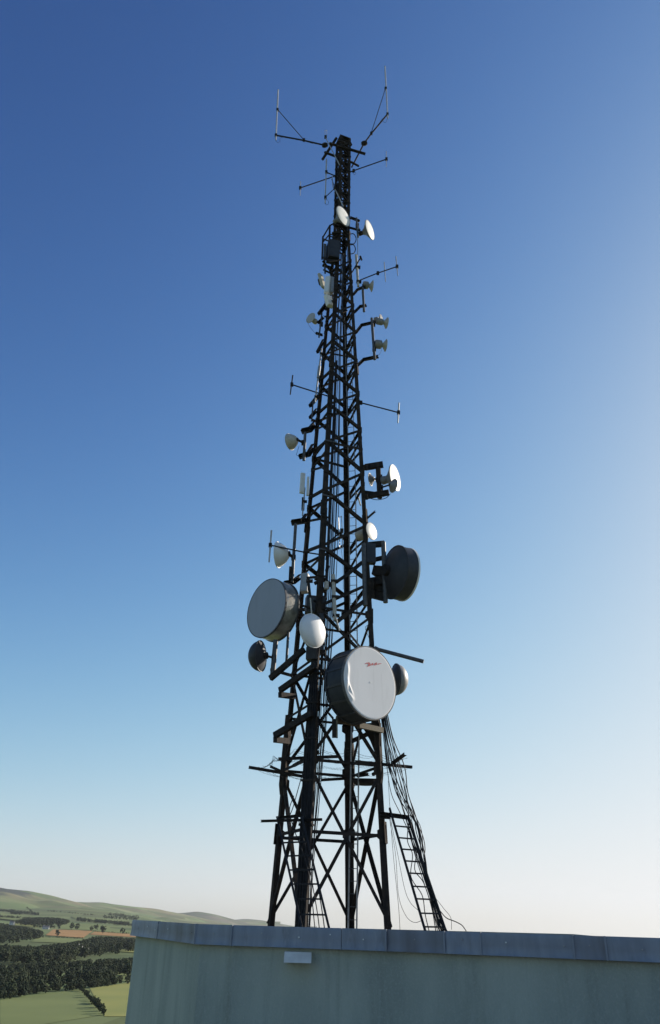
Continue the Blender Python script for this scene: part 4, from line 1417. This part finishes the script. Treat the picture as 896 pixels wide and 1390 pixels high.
cable_ladder('left cable ladder leaning down in front of the thick near leg', ((376.3, 1110, -1.2), (410.5, 1263, -3.6)), ((410, 1110, -1.9), (447.5, 1263, -4.0)), [1137, 1144, 1162, 1181, 1200, 1220, 1241],
             [((354, 1114.6, -1.2), (437, 1112.4, -2.1), .07), ((377, 1110.5, -1.1), (408, 1107, -1.8), .08)])
cable_ladder('right cable ladder crowded with black cables leaning away to the right', ((528.8, 1097, -.9), (578.5, 1268, -1.6)), ((553, 1108, -.6), (606.5, 1268, -1.2)), [1121, 1137, 1152.5, 1168.5, 1185, 1203, 1220, 1239.5, 1258],
             [((515.5, 1104.5, -.95), (556, 1110, -.65), .12), ((515.5, 1107, -.95), (530, 1108, -.9), .16)])
GV = 'black cables climbing inside the mast'
random.seed(21)
for k in range(9):
    du = 4 + k * 1.7
    pts = []
    for v in (1262, 1180, 1100, 1030, 960, 880, 800, 720, 640, 560, 480, 410, 345):
        b = proj(lv('B', v))[0]
        s_ = max(.35, min(1, (v - 250) / 500))
        if v > 940:
            s_ *= max(.45, 1 - (v - 940) / 420) * .9
        pts.append((b + (7 if v > 900 else 5) + du * s_ + random.uniform(-.8, .8), v, -1.25 + .035 * k + .4 * (1262 - v) / 900))
    if k % 4 == 3:
        pts = pts[4:]
    if k > 8:
        pts = pts[3:10]
    elif k % 2:
        pts = [p for p in pts if p[1] > 500]
    single('cable', MB().tube(spline([at(*p) for p in pts], 5), .013 if k % 3 else .019, 5), 'gcable' if k in (4, 7, 10) else 'cable', 'thin feeder cable climbing inside the mast beside the near leg', 'cable', GV)
for k in range(7):
    lg = 'C' if k % 2 else 'B'
    pts = []
    for j, v in enumerate((400, 375, 350, 320, 290, 260, 230, 204)):
        c_ = (proj(lv('L', v))[0] + proj(lv('R', v))[0]) / 2
        wd = proj(lv('R', v))[0] - proj(lv('L', v))[0]
        pts.append((c_ + wd * (-.34 + .11 * k) + random.uniform(-1, 1), v, -.3 + .06 * k))
    single('cable', MB().tube(spline([at(*p) for p in pts], 5), .015, 5), 'cable', 'thick feeder cable packed into the thin top section', 'cable', 'feeders packed in the top section')
GR = 'black cables sweeping down to the right cable ladder'
for k in range(15):
    o = k / 14 * 1.5 - .25
    j = lambda s_: random.uniform(-s_, s_) * 2.0
    if k % 3 == 0:
        pts = [(517 + 3 * o, 962, -.8), (522 + 4 * o, 1005, -.75), (527 + 8 * o + j(1), 1045, -.7), (536 + 12 * o + j(2), 1078, -.7), (549 + 8 * o + j(2), 1104, -.7), (557 + 8 * o, 1130, -.75), (566 + 9 * o, 1162, -.85), (576 + 6 * o, 1195, -.95), (588 + 6 * o, 1232, -1.05), (597 + 10 * o, 1266, -1.2)]
    else:
        pts = [(516 + 5 * o, 950, -.8), (523 + 8 * o, 1000, -.75), (530 + 13 * o + j(2), 1040, -.7), (540 + 13 * o + j(2), 1075, -.7), (551 + 8 * o + j(2), 1102, -.65), (557 + 12 * o + j(2), 1127, -.7), (567 + 8 * o + j(1), 1165, -.85), (578 + 4 * o + j(1), 1200, -.95), (590 + 3 * o + j(1), 1235, -1.05), (598 + 8 * o, 1266, -1.2)]
    single('cable', MB().tube(spline([at(*p) for p in pts], 5), random.uniform(.009, .017), 5), 'cable', 'black cable sweeping from the right leg onto the right cable ladder', 'cable', GR)
for lab, pts in (('black cable bulging out to the right of the cable ladder top', [(556, 1104, -.6), (566, 1118, -.6), (574, 1135, -.6), (577, 1152, -.65), (575, 1166, -.8)]),
                 ('black cable tail running off right over the coping', [(597, 1236, -1), (606, 1246, -1), (618, 1251, -1), (627, 1256, -1), (633, 1264, -1)]),
                 ('thin cable slack from ladder to coping at right', [(592, 1220, -1), (603, 1234, -1), (612, 1246, -1), (613, 1262, -1)]),
                 ('thin slack cable looping left of the right cable ladder', [(528, 1108, -.9), (537, 1160, -.9), (541, 1215, -.95), (551, 1243, -1), (562, 1252, -1.1), (572, 1250, -1.3)]),
                 ('thin slack cable hanging from the bracket to the ladder rail', [(529, 1106, -.9), (539, 1155, -.9), (549, 1205, -1), (557, 1225, -1.1), (568, 1236, -1.3)]),
                 ('thin wire hanging straight down beside the right leg', [(527, 1060, -.8), (533, 1150, -.8), (541, 1230, -.9), (543, 1262, -1)]),
                 ('cable strung loosely across the rungs of the right cable ladder', [(556, 1110, -.65), (553, 1140, -.75), (560, 1160, -.8), (558, 1190, -.95), (573, 1215, -1), (577, 1240, -1.1), (583, 1266, -1.3)]),
                 ('second loose cable crossing the right cable ladder rungs', [(557, 1112, -.65), (566, 1150, -.8), (563, 1180, -.9), (575, 1198, -1), (586, 1232, -1.1), (592, 1266, -1.3)]),
                 ('cable beside the right rail of the left cable ladder', [(409, 1108, -1.9), (420, 1150, -2.6), (430, 1195, -3.2), (437, 1235, -3.6), (441, 1264, -4)]),
                 ('second cable hung inside the left cable ladder', [(404, 1108, -1.8), (416, 1155, -2.5), (425, 1205, -3.2), (431, 1240, -3.6), (434, 1264, -4)]),
                 ('cable dropping behind the left cable ladder', [(399, 1080, -1.6), (393, 1100, -1.6), (400, 1128, -1.8), (418, 1180, -2.8), (428, 1264, -3.9)]),
                 ('cable wrapped around the left leg brace', [(412, 1045, -1.6), (405, 1070, -1.5), (398, 1095, -1.5), (393, 1108, -1.5)])):
    loop(lab, pts, .014 if 'thin' not in lab else .007)
loop('upper black cable loop right of the upper mast', [(474, 318, -.3), (480, 317.5, -.3), (483.5, 324, -.3), (481, 330.5, -.3), (475, 331, -.3)], .022)
loop('lower black cable loop right of the upper mast', [(475, 332.5, -.3), (480, 332.5, -.3), (482.5, 338, -.3), (480.5, 343.5, -.3), (475, 345, -.3)], .022)
loop('teal cable hanging straight from the second white dish', [(485.6, 309, -.25), (485.7, 330, -.25), (485.8, 349, -.25)], .018, 'tcable')
loop('small cable loop under the slim vertical whip', [(441.4, 270, -.3), (445, 272, -.3), (446, 276, -.3), (443, 278, -.3), (441.5, 275, -.3)], .008)
loop('small cable loop under the top left whip', [(374.4, 188, -.4), (376, 193, -.4), (380, 192, -.4), (381, 187, -.4), (392, 186.5, -.35), (404, 189, -.3), (425, 195, -.25)], .008)
loop('small cable loop under the top right whip', [(526, 160, -.4), (524, 166, -.4), (520, 165, -.4), (519, 161, -.4), (510, 175, -.35), (497, 192, -.2)], .008)
loop('cable loop below the boom of the upper right dipole', [(478, 233, 0), (481, 237, 0), (483, 235, 0), (481, 231.5, 0)], .008)
loop('thin cable drooping from the small grey dish at middle left', [(406, 605, 0), (404, 612, 0), (402.5, 617.5, 0), (406, 619, 0)], .008)
loop('thin cable drooping from the pale disc', [(417, 436, -.1), (421, 444, -.1), (430, 455, -.1)], .007)
loop('thin cable below the low pale right dish', [(518, 474, 0), (516.5, 479, 0), (513, 483, 0)], .007)
loop('cable drooping under the bright white dish bracket', [(500, 676, -.1), (512, 678.5, -.1), (524, 676, -.15), (530, 670, -.2)], .014)
loop('thin vertical cable behind the folded dipole', [(463, 744, -.8), (465.5, 765, -.8), (466, 800, -.8)], .007)
loop('bowed cable right of the far leg above the logo drum', [(500, 848, -.3), (496, 853, -.2), (502, 870, -.3), (499, 882, -.4)], .010)
for lab, k, v0, v1 in (('short jumper cable looped above the dark cluster box', 0, 775, 842), ('short jumper cable looped over the long sloping beams', 1, 850, 930), ('short jumper cable looped behind the T shaped dipole boom', 2, 690, 760)):
    loop(lab, [(430 + 6 * k, v0, -1.2), (438 + 4 * k, (v0 + v1) / 2, -1.3), (432 + 5 * k, v1, -1.2)], .016)

random.seed(33)
for k in range(26):
    v = 300 + k * 5.2 + random.uniform(-2, 2)
    l_, r_ = proj(lv('L', v))[0], proj(lv('R', v))[0]
    a = at(l_ + random.uniform(-2, .3) * (1 if k % 2 else 0) + (r_ - l_) * (0 if k % 2 else random.uniform(.2, .6)), v, random.uniform(-.5, .3))
    b = a + V((random.uniform(.15, .45), random.uniform(-.3, .3), random.uniform(-.18, .22)))
    part('hanger_bar', MB().bar(a, b, random.uniform(.04, .08), random.uniform(.04, .09)), 'steel', mast)
for k in range(20):
    v = 770 + k * 5.6
    b0 = proj(lv('B', v))[0]
    a = at(b0 + random.uniform(-12, 12), v, -1.1 + random.uniform(-.2, .4))
    b = a + V((random.uniform(-.35, .35), random.uniform(-.2, .2), random.uniform(-.2, .2)))
    part('hanger_bar', MB().bar(a, b, random.uniform(.04, .10), random.uniform(.04, .10)), 'steel', mast)
for k, (u, v, w_, h_) in enumerate(((418, 866, 9, 12), (436, 838, 7, 9), (443, 795, 5, 10), (434, 880, 8, 7))):
    boxthing('junction_box', ('small black junction box below left of the egg shaped dome', 'small black junction box above right of the egg shaped dome', 'pale small unit beside the sunlit pole inside the lattice', 'small black junction box just below right of the egg shaped dome')[k], u, v, -1.25, w_, h_, .16, 'cream' if k == 2 else 'black', .3, 'junction box')

# ================================================================== air
hz = MB().box(V((0, 4800, 140)), 24000, 24000, 720)
hm = bpy.data.materials.new('haze_air')
hm.use_nodes = True
ht = hm.node_tree
ht.nodes.clear()
ho = ht.nodes.new('ShaderNodeOutputMaterial')
hv = ht.nodes.new('ShaderNodeVolumePrincipled')
hv.inputs['Color'].default_value = (0.86, 0.91, 1.0, 1)
hv.inputs['Density'].default_value = 0.000032
hv.inputs['Anisotropy'].default_value = 0.2
ht.links.new(hv.outputs[0], ho.inputs['Volume'])
struct('haze', hz, hm, 'stuff')
